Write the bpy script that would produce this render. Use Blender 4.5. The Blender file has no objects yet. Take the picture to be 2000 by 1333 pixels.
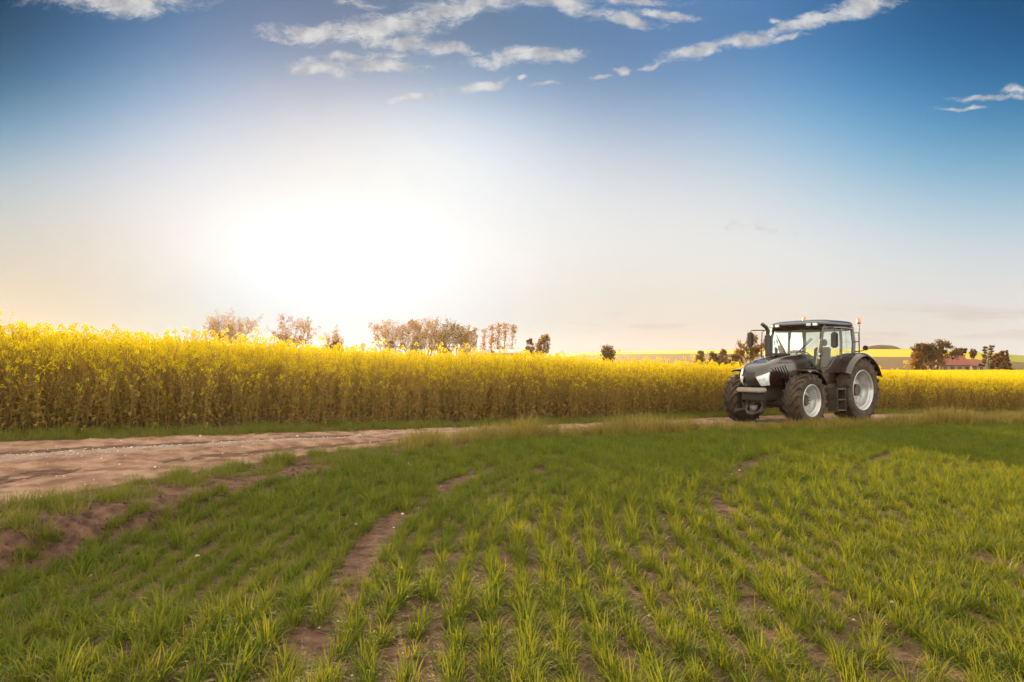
import bpy, bmesh, math, random
import numpy as np
from mathutils import Vector, Matrix
R = math.radians
rng = np.random.default_rng(7)
random.seed(7)
scene = bpy.context.scene
COL = scene.collection

# ------------------------------------------------------------------ camera
CAM_Z = 1.72
PITCH = math.atan(43.5 / 1333.3)
cd = bpy.data.cameras.new('camera'); cd.lens = 24.0; cd.sensor_width = 36.0
cd.clip_start = 0.05; cd.clip_end = 5000
cam = bpy.data.objects.new('camera', cd); COL.objects.link(cam)
cam.location = (0, 0, CAM_Z); cam.rotation_euler = (R(90) + PITCH, 0, 0)
scene.camera = cam

def at(px, py, Y):
    u = (px - 1000) / 1333.3; v = (666.5 - py) / 1333.3
    wy = math.cos(PITCH) - v * math.sin(PITCH); wz = math.sin(PITCH) + v * math.cos(PITCH)
    return (u / wy * Y, Y, CAM_Z + wz / wy * Y)

# ------------------------------------------------------------------ sun and sky
SUN_AZ = R(-13.1)      # left of +Y
SUN_EL = R(9.5)
sun_dir = Vector((math.sin(SUN_AZ) * math.cos(SUN_EL), math.cos(SUN_AZ) * math.cos(SUN_EL), math.sin(SUN_EL)))
sd = bpy.data.lights.new('sun', 'SUN'); sd.energy = 5.0; sd.angle = R(0.6); sd.color = (1.0, 0.70, 0.35)
so = bpy.data.objects.new('sun', sd); COL.objects.link(so)
so.rotation_euler = (-sun_dir).to_track_quat('-Z', 'Y').to_euler()
so.location = (-20, 80, 40)

scene.view_settings.view_transform = 'Standard'
scene.view_settings.look = 'None'
scene.view_settings.exposure = 1.9
scene.view_settings.gamma = 1.0

world = bpy.data.worlds.new("World"); scene.world = world; world.use_nodes = True
wn = world.node_tree; wn.nodes.clear()
def N(t, **k):
    n = wn.nodes.new(t)
    for a, b in k.items(): setattr(n, a, b)
    return n
def put(sock, v):
    if isinstance(v, bpy.types.NodeSocket): wn.links.new(v, sock)
    else: sock.default_value = v
def M_(op, a, b=None, c=None, clamp=False):
    n = N('ShaderNodeMath', operation=op, use_clamp=clamp)
    put(n.inputs[0], a)
    if b is not None: put(n.inputs[1], b)
    if c is not None: put(n.inputs[2], c)
    return n.outputs[0]
def V_(op, a, b=None, out=0):
    n = N('ShaderNodeVectorMath', operation=op)
    put(n.inputs[0], a)
    if b is not None: put(n.inputs[1], b)
    return n.outputs[out]
def MIX(f, a, b, bt='MIX'):
    n = N('ShaderNodeMix', data_type='RGBA', blend_type=bt); n.clamp_factor = True
    put(n.inputs[0], f); put(n.inputs[6], a); put(n.inputs[7], b)
    return n.outputs[2]
def SS(x, lo, hi, a=0.0, b=1.0):
    n = N('ShaderNodeMapRange', interpolation_type='SMOOTHSTEP')
    put(n.inputs[0], x); n.inputs[1].default_value = lo; n.inputs[2].default_value = hi
    n.inputs[3].default_value = a; n.inputs[4].default_value = b
    return n.outputs[0]
tc = N('ShaderNodeTexCoord')
D = V_('NORMALIZE', tc.outputs['Generated'])
sky = N('ShaderNodeTexSky', sky_type='NISHITA'); sky.sun_disc = False
sky.sun_elevation = SUN_EL; sky.sun_rotation = SUN_AZ; sky.altitude = 50
sky.air_density = 1.0; sky.dust_density = 0.2; sky.ozone_density = 2.5
sep = N('ShaderNodeSeparateXYZ'); put(sep.inputs[0], D)
dx, dy, dz = sep.outputs
SKY_K = 0.05
elev = M_('MULTIPLY', M_('ARCSINE', dz), 180 / math.pi)
# sky held dim in view, brightened overhead and behind the camera as added fill
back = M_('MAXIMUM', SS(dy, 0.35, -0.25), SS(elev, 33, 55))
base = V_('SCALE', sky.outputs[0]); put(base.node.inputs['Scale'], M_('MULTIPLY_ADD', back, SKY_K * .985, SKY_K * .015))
# bright hazy glow round the low sun, deepening to blue away from it: log radiance by azimuth and elevation
azim = M_('MULTIPLY', M_('ARCTAN2', dx, dy), 180 / math.pi)
elc = M_('MAXIMUM', elev, -1.0)
FILL = (.64, .57, .40)      # added warm fill light, a made-up bright sky overhead and behind the camera
LOBES = [[-47, 0, 0.028, -0.079, -0.243], [-33, 0, 0.255, -0.029, -0.289], [-19, 0, -1.362, -0.973, -0.738], [-5, 0, -0.768, -0.537, -0.39], [9, 0, -0.008, -0.223, -0.362], [23, 0, -0.338, -0.4, -0.491], [37, 0, -0.291, -0.345, -0.389], [51, 0, -0.056, -0.072, -0.08], [-47, 7, -0.356, -0.318, -0.403], [-33, 7, -0.541, -0.562, -0.621], [-19, 7, 0.445, 0.451, 0.547], [-5, 7, 0.151, 0.031, -0.015], [9, 7, -0.356, -0.301, -0.315], [23, 7, -0.028, 0.025, 0.052], [37, 7, -0.148, -0.198, -0.217], [51, 7, -0.118, -0.121, -0.123], [-47, 14, -0.244, -0.053, 0.075], [-33, 14, 0.204, -0.034, -0.095], [-19, 14, -0.538, -0.4, -0.432], [-5, 14, -0.408, -0.371, -0.326], [9, 14, -0.058, -0.039, -0.054], [23, 14, -0.153, -0.306, -0.365], [37, 14, -0.53, -0.314, -0.196], [51, 14, -0.59, -0.44, -0.349], [-47, 21, -3.627, -2.484, -2.078], [-33, 21, -0.076, 0.061, 0.308], [-19, 21, 0.002, -0.195, -0.29], [-5, 21, 0.502, 0.492, 0.444], [9, 21, -0.646, -0.662, -0.573], [23, 21, -0.047, 0.064, 0.147], [37, 21, -1.792, -0.868, -0.432], [51, 21, -1.542, -1.128, -0.918], [-47, 28, -3.144, -2.312, -2.084], [-33, 28, -1.247, -0.743, -0.41], [-19, 28, -1.064, -1.0, -0.764], [-5, 28, -1.488, -1.2, -0.964], [9, 28, -1.164, -0.788, -0.471], [23, 28, -1.06, -0.761, -0.47], [37, 28, -2.093, -1.49, -1.176], [51, 28, -1.061, -0.814, -0.713]]
lg = (math.log(.42),) * 3
for (a0, e0, wr, wg, wb) in LOBES:
    qa = M_('MULTIPLY', M_('SUBTRACT', azim, a0), 1 / 15.0); qe = M_('MULTIPLY', M_('SUBTRACT', elc, e0), 1 / 7.8)
    g = M_('EXPONENT', M_('MULTIPLY', M_('MULTIPLY_ADD', qa, qa, M_('MULTIPLY', qe, qe)), -1.0))
    n = N('ShaderNodeVectorMath', operation='MULTIPLY_ADD'); n.inputs[0].default_value = (wr, wg, wb)
    put(n.inputs[1], g); put(n.inputs[2], lg); lg = n.outputs[0]
sp = N('ShaderNodeSeparateXYZ'); put(sp.inputs[0], lg); cb = N('ShaderNodeCombineXYZ')
for k in range(3): put(cb.inputs[k], M_('EXPONENT', sp.outputs[k]))
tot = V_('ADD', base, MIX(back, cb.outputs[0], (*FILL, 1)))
# clouds: elongated wisps in a far layer, placed by direction
inv = M_('DIVIDE', 1.0, M_('MAXIMUM', dy, 0.05))
cc = N('ShaderNodeCombineXYZ'); put(cc.inputs[0], M_('MULTIPLY', dx, inv)); put(cc.inputs[1], M_('MULTIPLY', dz, inv))
P0 = cc.outputs[0]
nw = N('ShaderNodeTexNoise'); nw.inputs['Scale'].default_value = 14; nw.inputs['Detail'].default_value = 5; put(nw.inputs['Vector'], P0)
warp = V_('SCALE', V_('SUBTRACT', nw.outputs['Color'], (0.5, 0.5, 0.5))); warp.node.inputs['Scale'].default_value = 0.035
PW = V_('ADD', P0, warp)
CL = [  # x0,y0,x1,y1, half thickness, strength
    (60, -8, 390, -2, 34, 1.0), (190, 10, 330, 18, 26, 1.0),
    (505, 66, 720, 62, 20, 1.0), (600, 74, 900, 38, 30, 1.0), (800, 28, 1020, -10, 28, 1.0),
    (690, 84, 880, 92, 15, .9), (560, 138, 700, 142, 16, 1.0), (680, 135, 830, 132, 18, 1.0), (790, 85, 940, 106, 14, .85), (560, 120, 800, 112, 10, .6),
    (905, 124, 1160, 106, 17, 1.0), (950, 105, 1120, 100, 11, .9),
    (745, 203, 872, 180, 8, .95), (880, 180, 992, 157, 11, 1.0), (1006, 155, 1032, 153, 6, .9),
    (1010, -8, 1180, 26, 20, 1.0), (1130, 22, 1300, 50, 14, .95), (1240, 16, 1370, 40, 11, .8), (1150, 0, 1340, 4, 9, .7),
    (1275, 122, 1430, 92, 15, 1.05), (1380, 102, 1560, 56, 15, 1.05), (1500, 70, 1660, 22, 17, 1.05), (1600, 32, 1770, -12, 22, 1.1), (1500, 82, 1580, 70, 6, .8),
    (1145, 158, 1200, 145, 5, .8), (1200, 136, 1238, 132, 9, .95), (1030, 173, 1095, 167, 4, .7), (1245, 135, 1290, 130, 5, .6),
    (1870, 193, 2010, 188, 7, .75), (1950, 181, 2030, 172, 8, .75), (1830, 210, 1960, 210, 3.5, .6),
    (1500, 38, 1530, 41, 5, .6), (660, 8, 740, 14, 12, .5), (1420, 440, 1540, 450, 10, .35)]
cm = None
for (x0, y0, x1, y1, th, st) in CL:
    a0 = at(x0, y0, 1.0); a1 = at(x1, y1, 1.0)
    ax, ay, bx, by = a0[0], a0[2] - CAM_Z, a1[0], a1[2] - CAM_Z
    L = math.hypot(bx - ax, by - ay) / 2
    mp = N('ShaderNodeMapping', vector_type='TEXTURE'); put(mp.inputs[0], PW)
    mp.inputs[1].default_value = ((ax + bx) / 2, (ay + by) / 2, 0)
    mp.inputs[2].default_value = (0, 0, math.atan2(by - ay, bx - ax))
    mp.inputs[3].default_value = (L * 1.06, th * 1.08 / 1333.3, 1)
    ln = V_('LENGTH', mp.outputs[0], out=1)
    m = M_('MULTIPLY', M_('SUBTRACT', 1.0, ln), st)
    cm = m if cm is None else M_('SMOOTH_MAX', cm, m, 0.15)
mpn = N('ShaderNodeMapping', vector_type='POINT'); put(mpn.inputs[0], PW)
mpn.inputs[2].default_value = (0, 0, R(-14)); mpn.inputs[3].default_value = (1.0, 2.2, 1.0)
n1 = N('ShaderNodeTexNoise'); n1.inputs['Scale'].default_value = 26; n1.inputs['Detail'].default_value = 10; n1.inputs['Roughness'].default_value = .74
put(n1.inputs['Vector'], mpn.outputs[0])
nz = M_('SUBTRACT', n1.outputs['Fac'], 0.5)
dens = M_('MULTIPLY_ADD', nz, 3.0, M_('ADD', cm, 0.12))
dens = M_('MULTIPLY', SS(dens, -0.05, 0.9), SS(cm, -0.5, 0.2))
dens = M_('MULTIPLY', dens, 0.80)
dens = M_('MULTIPLY', dens, SS(dy, 0.05, 0.3))
n2 = N('ShaderNodeTexNoise'); n2.inputs['Scale'].default_value = 30; n2.inputs['Detail'].default_value = 6; put(n2.inputs['Vector'], P0)
ccol = MIX(SS(n2.outputs['Fac'], .35, .65), (0.125, 0.125, 0.13, 1), (0.212, 0.207, 0.198, 1))
tot = MIX(dens, tot, ccol)
# faint pinkish bank of cloud low above the horizon
mpl = N('ShaderNodeMapping', vector_type='POINT'); put(mpl.inputs[0], P0); mpl.inputs[3].default_value = (3.2, 30, 1); mpl.inputs[1].default_value = (4.1, 1.3, 0)
n3 = N('ShaderNodeTexNoise'); n3.inputs['Scale'].default_value = 1.5; n3.inputs['Detail'].default_value = 6; put(n3.inputs['Vector'], mpl.outputs[0])
lowm = M_('MULTIPLY', SS(n3.outputs['Fac'], .5, .68), M_('MULTIPLY', SS(elev, .8, 2.2), SS(elev, 3.2, 5.0, 1, 0)))
lowm = M_('MULTIPLY', M_('MULTIPLY', lowm, SS(dx, -.08, .12)), 0.55)
tot = MIX(lowm, tot, (0.175, 0.148, 0.130, 1))
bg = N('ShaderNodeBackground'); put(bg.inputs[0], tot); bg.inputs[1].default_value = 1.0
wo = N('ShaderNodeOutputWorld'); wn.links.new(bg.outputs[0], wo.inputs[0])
world.cycles.sampling_method = 'MANUAL'; world.cycles.sample_map_resolution = 512

cy = scene.cycles
cy.use_denoising = True
cy.max_bounces = 8; cy.diffuse_bounces = 3; cy.glossy_bounces = 3; cy.transmission_bounces = 5
cy.volume_bounces = 0; cy.transparent_max_bounces = 12
cy.sample_clamp_indirect = 6.0; cy.caustics_reflective = False; cy.caustics_refractive = False

# ------------------------------------------------------------------ materials
def mat(name, col, rough=.6, metal=0.0, var=None, scale=8.0, bump=0.0, bscale=40.0, coat=0.0, spec=.5, stretch=None):
    m = bpy.data.materials.new(name); m.use_nodes = True; nt = m.node_tree; p = nt.nodes['Principled BSDF']
    p.inputs['Roughness'].default_value = rough; p.inputs['Metallic'].default_value = metal
    p.inputs['Specular IOR Level'].default_value = spec
    p.inputs['Coat Weight'].default_value = coat; p.inputs['Coat Roughness'].default_value = .08
    t = nt.nodes.new('ShaderNodeTexCoord'); mp = nt.nodes.new('ShaderNodeMapping'); nt.links.new(t.outputs['Object'], mp.inputs[0])
    if stretch: mp.inputs[3].default_value = stretch
    if var is not None:
        n = nt.nodes.new('ShaderNodeTexNoise'); n.inputs['Scale'].default_value = scale; n.inputs['Detail'].default_value = 6
        nt.links.new(mp.outputs[0], n.inputs['Vector'])
        r = nt.nodes.new('ShaderNodeMapRange'); r.inputs[1].default_value = .35; r.inputs[2].default_value = .65; nt.links.new(n.outputs['Fac'], r.inputs[0])
        x = nt.nodes.new('ShaderNodeMix'); x.data_type = 'RGBA'; nt.links.new(r.outputs[0], x.inputs[0])
        x.inputs[6].default_value = (*col, 1); x.inputs[7].default_value = (*var, 1); nt.links.new(x.outputs[2], p.inputs['Base Color'])
    else: p.inputs['Base Color'].default_value = (*col, 1)
    if bump:
        n = nt.nodes.new('ShaderNodeTexNoise'); n.inputs['Scale'].default_value = bscale; n.inputs['Detail'].default_value = 6
        nt.links.new(mp.outputs[0], n.inputs['Vector'])
        b = nt.nodes.new('ShaderNodeBump'); b.inputs['Strength'].default_value = 1; b.inputs['Distance'].default_value = bump
        nt.links.new(n.outputs['Fac'], b.inputs['Height']); nt.links.new(b.outputs[0], p.inputs['Normal'])
    return m
def leafmat(name, c0, c1, trans=.45, tcol=None, rough=.5, z0=None, z1=None, czlow=None):
    """leaf / petal / blade: reflects and lets light through; per-instance colour variation"""
    m = bpy.data.materials.new(name); m.use_nodes = True; nt = m.node_tree; nt.nodes.clear(); L = nt.links.new
    o = nt.nodes.new('ShaderNodeOutputMaterial'); oi = nt.nodes.new('ShaderNodeObjectInfo'); g = nt.nodes.new('ShaderNodeNewGeometry')
    ad = nt.nodes.new('ShaderNodeMath'); ad.operation = 'ADD'; L(oi.outputs['Random'], ad.inputs[0]); L(g.outputs['Random Per Island'], ad.inputs[1])
    ml = nt.nodes.new('ShaderNodeMath'); ml.operation = 'MULTIPLY'; L(ad.outputs[0], ml.inputs[0]); ml.inputs[1].default_value = .5
    x = nt.nodes.new('ShaderNodeMix'); x.data_type = 'RGBA'; L(ml.outputs[0], x.inputs[0]); x.inputs[6].default_value = (*c0, 1); x.inputs[7].default_value = (*c1, 1)
    d = nt.nodes.new('ShaderNodeBsdfPrincipled'); d.inputs['Roughness'].default_value = rough; d.inputs['Specular IOR Level'].default_value = .12
    t = nt.nodes.new('ShaderNodeBsdfTranslucent'); L(x.outputs[2], d.inputs['Base Color'])
    tx = nt.nodes.new('ShaderNodeMix'); tx.data_type = 'RGBA'; tx.blend_type = 'MULTIPLY'; tx.inputs[0].default_value = 1.0
    L(x.outputs[2], tx.inputs[6]); tx.inputs[7].default_value = (*(tcol or (1.2, 1.1, .5)), 1); L(tx.outputs[2], t.inputs[0])
    s = nt.nodes.new('ShaderNodeMixShader'); s.inputs[0].default_value = trans; L(d.outputs[0], s.inputs[1]); L(t.outputs[0], s.inputs[2]); L(s.outputs[0], o.inputs[0])
    return m

# ------------------------------------------------------------------ mesh helpers
class MB:
    def __init__(s): s.v = []; s.f = []; s.m = []
    def add(s, vs, fs, mi=0):
        o = len(s.v); s.v += [tuple(p) for p in vs]; s.f += [tuple(i + o for i in f) for f in fs]; s.m += [mi] * len(fs)
    def box(s, x0, x1, y0, y1, z0, z1, mi=0):
        s.add([(x0, y0, z0), (x1, y0, z0), (x1, y1, z0), (x0, y1, z0), (x0, y0, z1), (x1, y0, z1), (x1, y1, z1), (x0, y1, z1)],
              [(0, 3, 2, 1), (4, 5, 6, 7), (0, 1, 5, 4), (1, 2, 6, 5), (2, 3, 7, 6), (3, 0, 4, 7)], mi)
    def tube(s, path, rad, n=8, caps=True, flat=1.0, mi=0):
        path = [Vector(p) for p in path]
        if not hasattr(rad, '__len__'): rad = [rad] * len(path)
        vs = []; fs = []; up = None
        for i, p in enumerate(path):
            d = (path[min(i + 1, len(path) - 1)] - path[max(i - 1, 0)]).normalized()
            if up is None: up = Vector((0, 0, 1)) if abs(d.z) < .9 else Vector((1, 0, 0))
            a = d.cross(up).normalized(); b = a.cross(d).normalized(); up = b
            for k in range(n):
                t = 2 * math.pi * (k + .5) / n
                vs.append(p + a * math.cos(t) * rad[i] + b * math.sin(t) * rad[i] * flat)
        for i in range(len(path) - 1):
            for k in range(n):
                q = (k + 1) % n; fs.append((i * n + k, i * n + q, (i + 1) * n + q, (i + 1) * n + k))
        if caps: fs.append(tuple(range(n - 1, -1, -1))); fs.append(tuple((len(path) - 1) * n + k for k in range(n)))
        s.add(vs, fs, mi)
    def lathe(s, prof, n=48, c=(0, 0, 0), close=False, mi=0, axis='y'):
        vs = []; fs = []; m = len(prof)
        for k in range(n):
            t = 2 * math.pi * k / n
            for (y, r) in prof:
                if axis == 'y': vs.append((c[0] + r * math.cos(t), c[1] + y, c[2] + r * math.sin(t)))
                elif axis == 'z': vs.append((c[0] + r * math.cos(t), c[1] + r * math.sin(t), c[2] + y))
                else: vs.append((c[0] + y, c[1] + r * math.cos(t), c[2] + r * math.sin(t)))
        for k in range(n):
            q = (k + 1) % n
            for i in range(m - 1 + (1 if close else 0)):
                j = (i + 1) % m; fs.append((k * m + i, k * m + j, q * m + j, q * m + i))
        s.add(vs, fs, mi)
    def prism(s, poly, y0, y1, mi=0):   # poly in xz, extruded along y
        n = len(poly)
        vs = [(x, y0, z) for x, z in poly] + [(x, y1, z) for x, z in poly]
        s.add(vs, [tuple(range(n)), tuple(range(2 * n - 1, n - 1, -1))] + [(i, i + n, (i + 1) % n + n, (i + 1) % n) for i in range(n)], mi)
    def grid(s, fn, nu, nv, mi=0):
        vs = [fn(i / nu, j / nv) for i in range(nu + 1) for j in range(nv + 1)]
        s.add(vs, [(i * (nv + 1) + j, (i + 1) * (nv + 1) + j, (i + 1) * (nv + 1) + j + 1, i * (nv + 1) + j + 1) for i in range(nu) for j in range(nv)], mi)
    def build(s, name, m, parent=None, bevel=0.0, smooth=True, solid=0.0, angle=35):
        me = bpy.data.meshes.new(name); me.from_pydata(s.v, [], s.f)
        for x in (m if isinstance(m, (list, tuple)) else [m]): me.materials.append(x)
        me.polygons.foreach_set('material_index', s.m)
        bm = bmesh.new(); bm.from_mesh(me); bmesh.ops.recalc_face_normals(bm, faces=bm.faces)
        if solid: bmesh.ops.solidify(bm, geom=bm.faces, thickness=solid)
        if bevel:
            es = [e for e in bm.edges if e.is_manifold and e.calc_face_angle(0) > R(30)]
            bmesh.ops.bevel(bm, geom=es, offset=bevel, segments=2, affect='EDGES', clamp_overlap=True)
        bm.to_mesh(me); bm.free()
        if smooth: me.shade_smooth(); me.set_sharp_from_angle(angle=R(angle))
        o = bpy.data.objects.new(name, me); COL.objects.link(o)
        if parent: o.parent = parent
        return o
def np_mesh(name, V, F, mats, mi=None, smooth=False, link=True):
    """V (n,3) array, F (m,k) array of equal sized faces"""
    me = bpy.data.meshes.new(name); V = np.asarray(V, dtype=np.float32); F = np.asarray(F, dtype=np.int32)
    k = F.shape[1]; me.vertices.add(len(V)); me.vertices.foreach_set('co', V.ravel())
    me.loops.add(F.size); me.loops.foreach_set('vertex_index', F.ravel())
    me.polygons.add(len(F)); me.polygons.foreach_set('loop_start', np.arange(0, F.size, k, dtype=np.int32)); me.polygons.foreach_set('loop_total', np.full(len(F), k, dtype=np.int32))
    for m in mats: me.materials.append(m)
    if mi is not None: me.polygons.foreach_set('material_index', np.asarray(mi, dtype=np.int32))
    if smooth: me.polygons.foreach_set('use_smooth', np.ones(len(F), dtype=bool))
    me.update(calc_edges=True); me.validate()
    o = bpy.data.objects.new(name, me)
    if link: COL.objects.link(o)
    return o
def tag(o, label=None, cat=None, group=None, kind=None):
    if label: o['label'] = label
    if cat: o['category'] = cat
    if group: o['group'] = group
    if kind: o['kind'] = kind
    return o
def empty(name, loc, rz=0):
    o = bpy.data.objects.new(name, None); COL.objects.link(o); o.location = loc; o.rotation_euler = (0, 0, rz); o.empty_display_size = .3; return o
def attr(o, name, vals):
    a = o.data.attributes.new(name, 'FLOAT', 'POINT'); a.data.foreach_set('value', np.asarray(vals, dtype=np.float32))
def sstep(x): x = np.clip(x, 0, 1); return x * x * (3 - 2 * x)
def fbm(x, y, f=1.0, oct=4, seed=0):
    out = np.zeros_like(x, dtype=float); a = 1.0; tot = 0
    r = np.random.default_rng(seed)
    for o in range(oct):
        for _ in range(3):
            t = r.uniform(0, 2 * math.pi); p = r.uniform(0, 6.28); w = f * r.uniform(.8, 1.25) * 2 ** o
            t2 = r.uniform(0, 6.28); p2 = r.uniform(0, 6.28)
            out += a / 3 * np.sin(w * (x * math.cos(t) + y * math.sin(t)) + p + 1.3 * np.sin(w * .6 * (x * math.cos(t2) + y * math.sin(t2)) + p2))
        tot += a; a *= .55
    return out / tot

# ------------------------------------------------------------------ lie of the land
NEAR = np.array([(-9, -25), (-6.3, 0), (-5.6, 3.5), (-4.9, 6.6), (-4.3, 8.3), (-3.2, 10.8), (-1.1, 14.2), (4, 17.6), (8, 18.8), (12, 20.9), (22, 25.9), (45, 34.5), (300, 120)], float)
FAR = np.array([(-300, -90), (-14, 7.8), (-8.6, 10.9), (-5.2, 13.3), (-1.2, 16.6), (3, 19.6), (6.6, 22.0), (10, 24.3), (16, 27.0), (22.5, 29.6), (45, 38.0), (300, 128)], float)
def sdist(x, y, P):
    x = np.asarray(x, float); y = np.asarray(y, float)
    best = np.full(x.shape, 1e9); sg = np.ones(x.shape)
    for i in range(len(P) - 1):
        ax, ay = P[i]; bx, by = P[i + 1]; ex, ey = bx - ax, by - ay
        t = np.clip(((x - ax) * ex + (y - ay) * ey) / (ex * ex + ey * ey), 0, 1)
        qx, qy = x - ax - t * ex, y - ay - t * ey; d = np.hypot(qx, qy); s = np.where(ex * qy - ey * qx >= 0, 1., -1.)
        m = d < best - 1e-9; best = np.where(m, d, best); sg = np.where(m, s, sg)
    return best * sg
RX = [-60, -30, -10, -5, -1, 3, 7, 12, 22, 45, 90]; RZ = [1.0, .85, .52, .36, .18, .05, -.02, -.12, -.5, -1.1, -1.2]
def G(x, y, fine=True):
    x = np.asarray(x, float); y = np.asarray(y, float)
    r = np.interp(x, RX, RZ); t = sstep((y - 60) / 60); r = r * (1 - t) + t * -1.2
    f = r * sstep((y - 4.5) / 6.5)
    d = sdist(x, y, NEAR); e = sdist(x, y, FAR)
    wob = .14 * fbm(x, y, 3.1, 3, 3)
    k = sstep((d + 1.25 + wob) / .42)
    z = f * (1 - k) + r * k
    if fine:
        onroad = sstep((d + .1) / .4) * sstep((-e + .1) / .5)
        z = z - .035 * onroad
        face = k * (1 - k) * 4
        z = z + face * (.07 * fbm(x, y, 6, 4, 5) + .03 * fbm(x, y, 22, 2, 55))
        field = (1 - k)
        near = 1 / (1 + (y / 14) ** 4)
        z = z + field * near * (.012 * fbm(x, y, 14, 3, 8) + .03 * fbm(x, y, 1.2, 2, 9))
    return z
def rowu(x, y):   # sowing-row coordinate of the cereal field, bending with the track
    g = np.where(y > 6, (np.minimum(y, 17.5) - 6) ** 2 * .062, 0) + np.maximum(y - 17.5, 0) * 1.45
    return x - g - .05 * np.sin(y * .5)

def axis(lo, hi, c, fine, growth):
    a = [c]; s = fine
    while a[-1] < hi: a.append(a[-1] + s); s = s if a[-1] < c + growth[0] else s * growth[1]
    a[-1] = hi
    return a
xs = sorted(set([-v for v in axis(0, 320, 0, .085, (9, 1.045))] + axis(0, 470, 0, .085, (10, 1.045))))
ys = [-20, -15, -10, -6, -3, -1, 0, .8] + axis(1.5, 460, 1.5, .085, (16, 1.035))
xs = np.array(xs); ys = np.array(ys)
X, Y = np.meshgrid(xs, ys); Xf, Yf = X.ravel(), Y.ravel()
Z = G(Xf, Yf)
nx, ny = len(xs), len(ys)
I = np.arange(nx * ny).reshape(ny, nx)
F = np.stack([I[:-1, :-1].ravel(), I[:-1, 1:].ravel(), I[1:, 1:].ravel(), I[1:, :-1].ravel()], 1)

soil = mat('soil', (.060, .030, .022), .95, var=(.15, .08, .056), scale=9, bump=.06, bscale=18, spec=.15)
ground = np_mesh('ground', np.stack([Xf, Yf, Z], 1), F, [soil], smooth=True)
tag(ground, kind='structure')
print('ground', len(Xf))

# dirt track: its own sheet a little above the ground
def offs(P, t):   # point at param along polyline
    seg = np.hypot(*(P[1:] - P[:-1]).T); c = np.concatenate([[0], np.cumsum(seg)]); s = t * c[-1]
    return np.stack([np.interp(s, c, P[:, 0]), np.interp(s, c, P[:, 1])], 1)
NR = NEAR[1:-1]; FR = np.array([(-13, 3.0)] + [tuple(p) for p in FAR[1:-1]])
NR = np.array([(-9.5, -12.0)] + [tuple(p) for p in NEAR[1:-1]]); FR = np.array([(-24, 2.0)] + [tuple(p) for p in FAR[1:-1]])
nt_, nw_ = 900, 60
tt = np.linspace(0, 1, nt_ + 1); na = offs(NR, tt); fa = offs(FR, tt)
# pair points by similar progress so quads stay well shaped
ww = np.linspace(0, 1, nw_ + 1)
RXg = na[:, None, 0] * (1 - ww) + fa[:, None, 0] * ww; RYg = na[:, None, 1] * (1 - ww) + fa[:, None, 1] * ww
rx, ry = RXg.ravel(), RYg.ravel(); W = np.tile(ww, nt_ + 1)
dn = sdist(rx, ry, NEAR); df = -sdist(rx, ry, FAR); wid = np.maximum(dn + df, .1); q = dn / wid
rz = G(rx, ry, False)
ruts = np.exp(-((q - .28) / .09) ** 2) + np.exp(-((q - .72) / .09) ** 2)
edge = sstep(np.minimum(dn, df) / .25)
rz = rz - .05 * ruts * edge + .03 * fbm(rx, ry, 4, 4, 21) * edge + .02 * fbm(rx, ry, 21, 3, 22) - .05 * (1 - edge) + .008
I = np.arange((nt_ + 1) * (nw_ + 1)).reshape(nt_ + 1, nw_ + 1)
F = np.stack([I[:-1, :-1].ravel(), I[1:, :-1].ravel(), I[1:, 1:].ravel(), I[:-1, 1:].ravel()], 1)
def road_mat():
    m = mat('dirt_track', (.30, .185, .13), .95, var=(.15, .075, .052), scale=3.2, bump=.06, bscale=14, spec=.1)
    nt = m.node_tree; L = nt.links.new; p = nt.nodes['Principled BSDF']; src = p.inputs['Base Color'].links[0].from_socket
    a = nt.nodes.new('ShaderNodeAttribute'); a.attribute_name = 'gravel'
    n = nt.nodes.new('ShaderNodeTexVoronoi'); n.inputs['Scale'].default_value = 24
    t = nt.nodes.new('ShaderNodeTexCoord'); L(t.outputs['Object'], n.inputs['Vector'])
    r = nt.nodes.new('ShaderNodeMix'); r.data_type = 'RGBA'; L(n.outputs['Color'], r.inputs[0]); r.inputs[6].default_value = (.16, .11, .09, 1); r.inputs[7].default_value = (.40, .31, .27, 1)
    x = nt.nodes.new('ShaderNodeMix'); x.data_type = 'RGBA'; L(a.outputs['Fac'], x.inputs[0]); L(src, x.inputs[6]); L(r.outputs[2], x.inputs[7]); L(x.outputs[2], p.inputs['Base Color'])
    return m
track = np_mesh('dirt_track', np.stack([rx, ry, rz], 1), F, [road_mat()], smooth=True)
attr(track, 'gravel', np.clip(np.exp(-((q - .62 - .04 * fbm(rx, ry, .8, 2, 4)) / .10) ** 2) * (1.0 + .7 * fbm(rx, ry, 6, 3, 30)), 0, 1))
tag(track, kind='structure')

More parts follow.
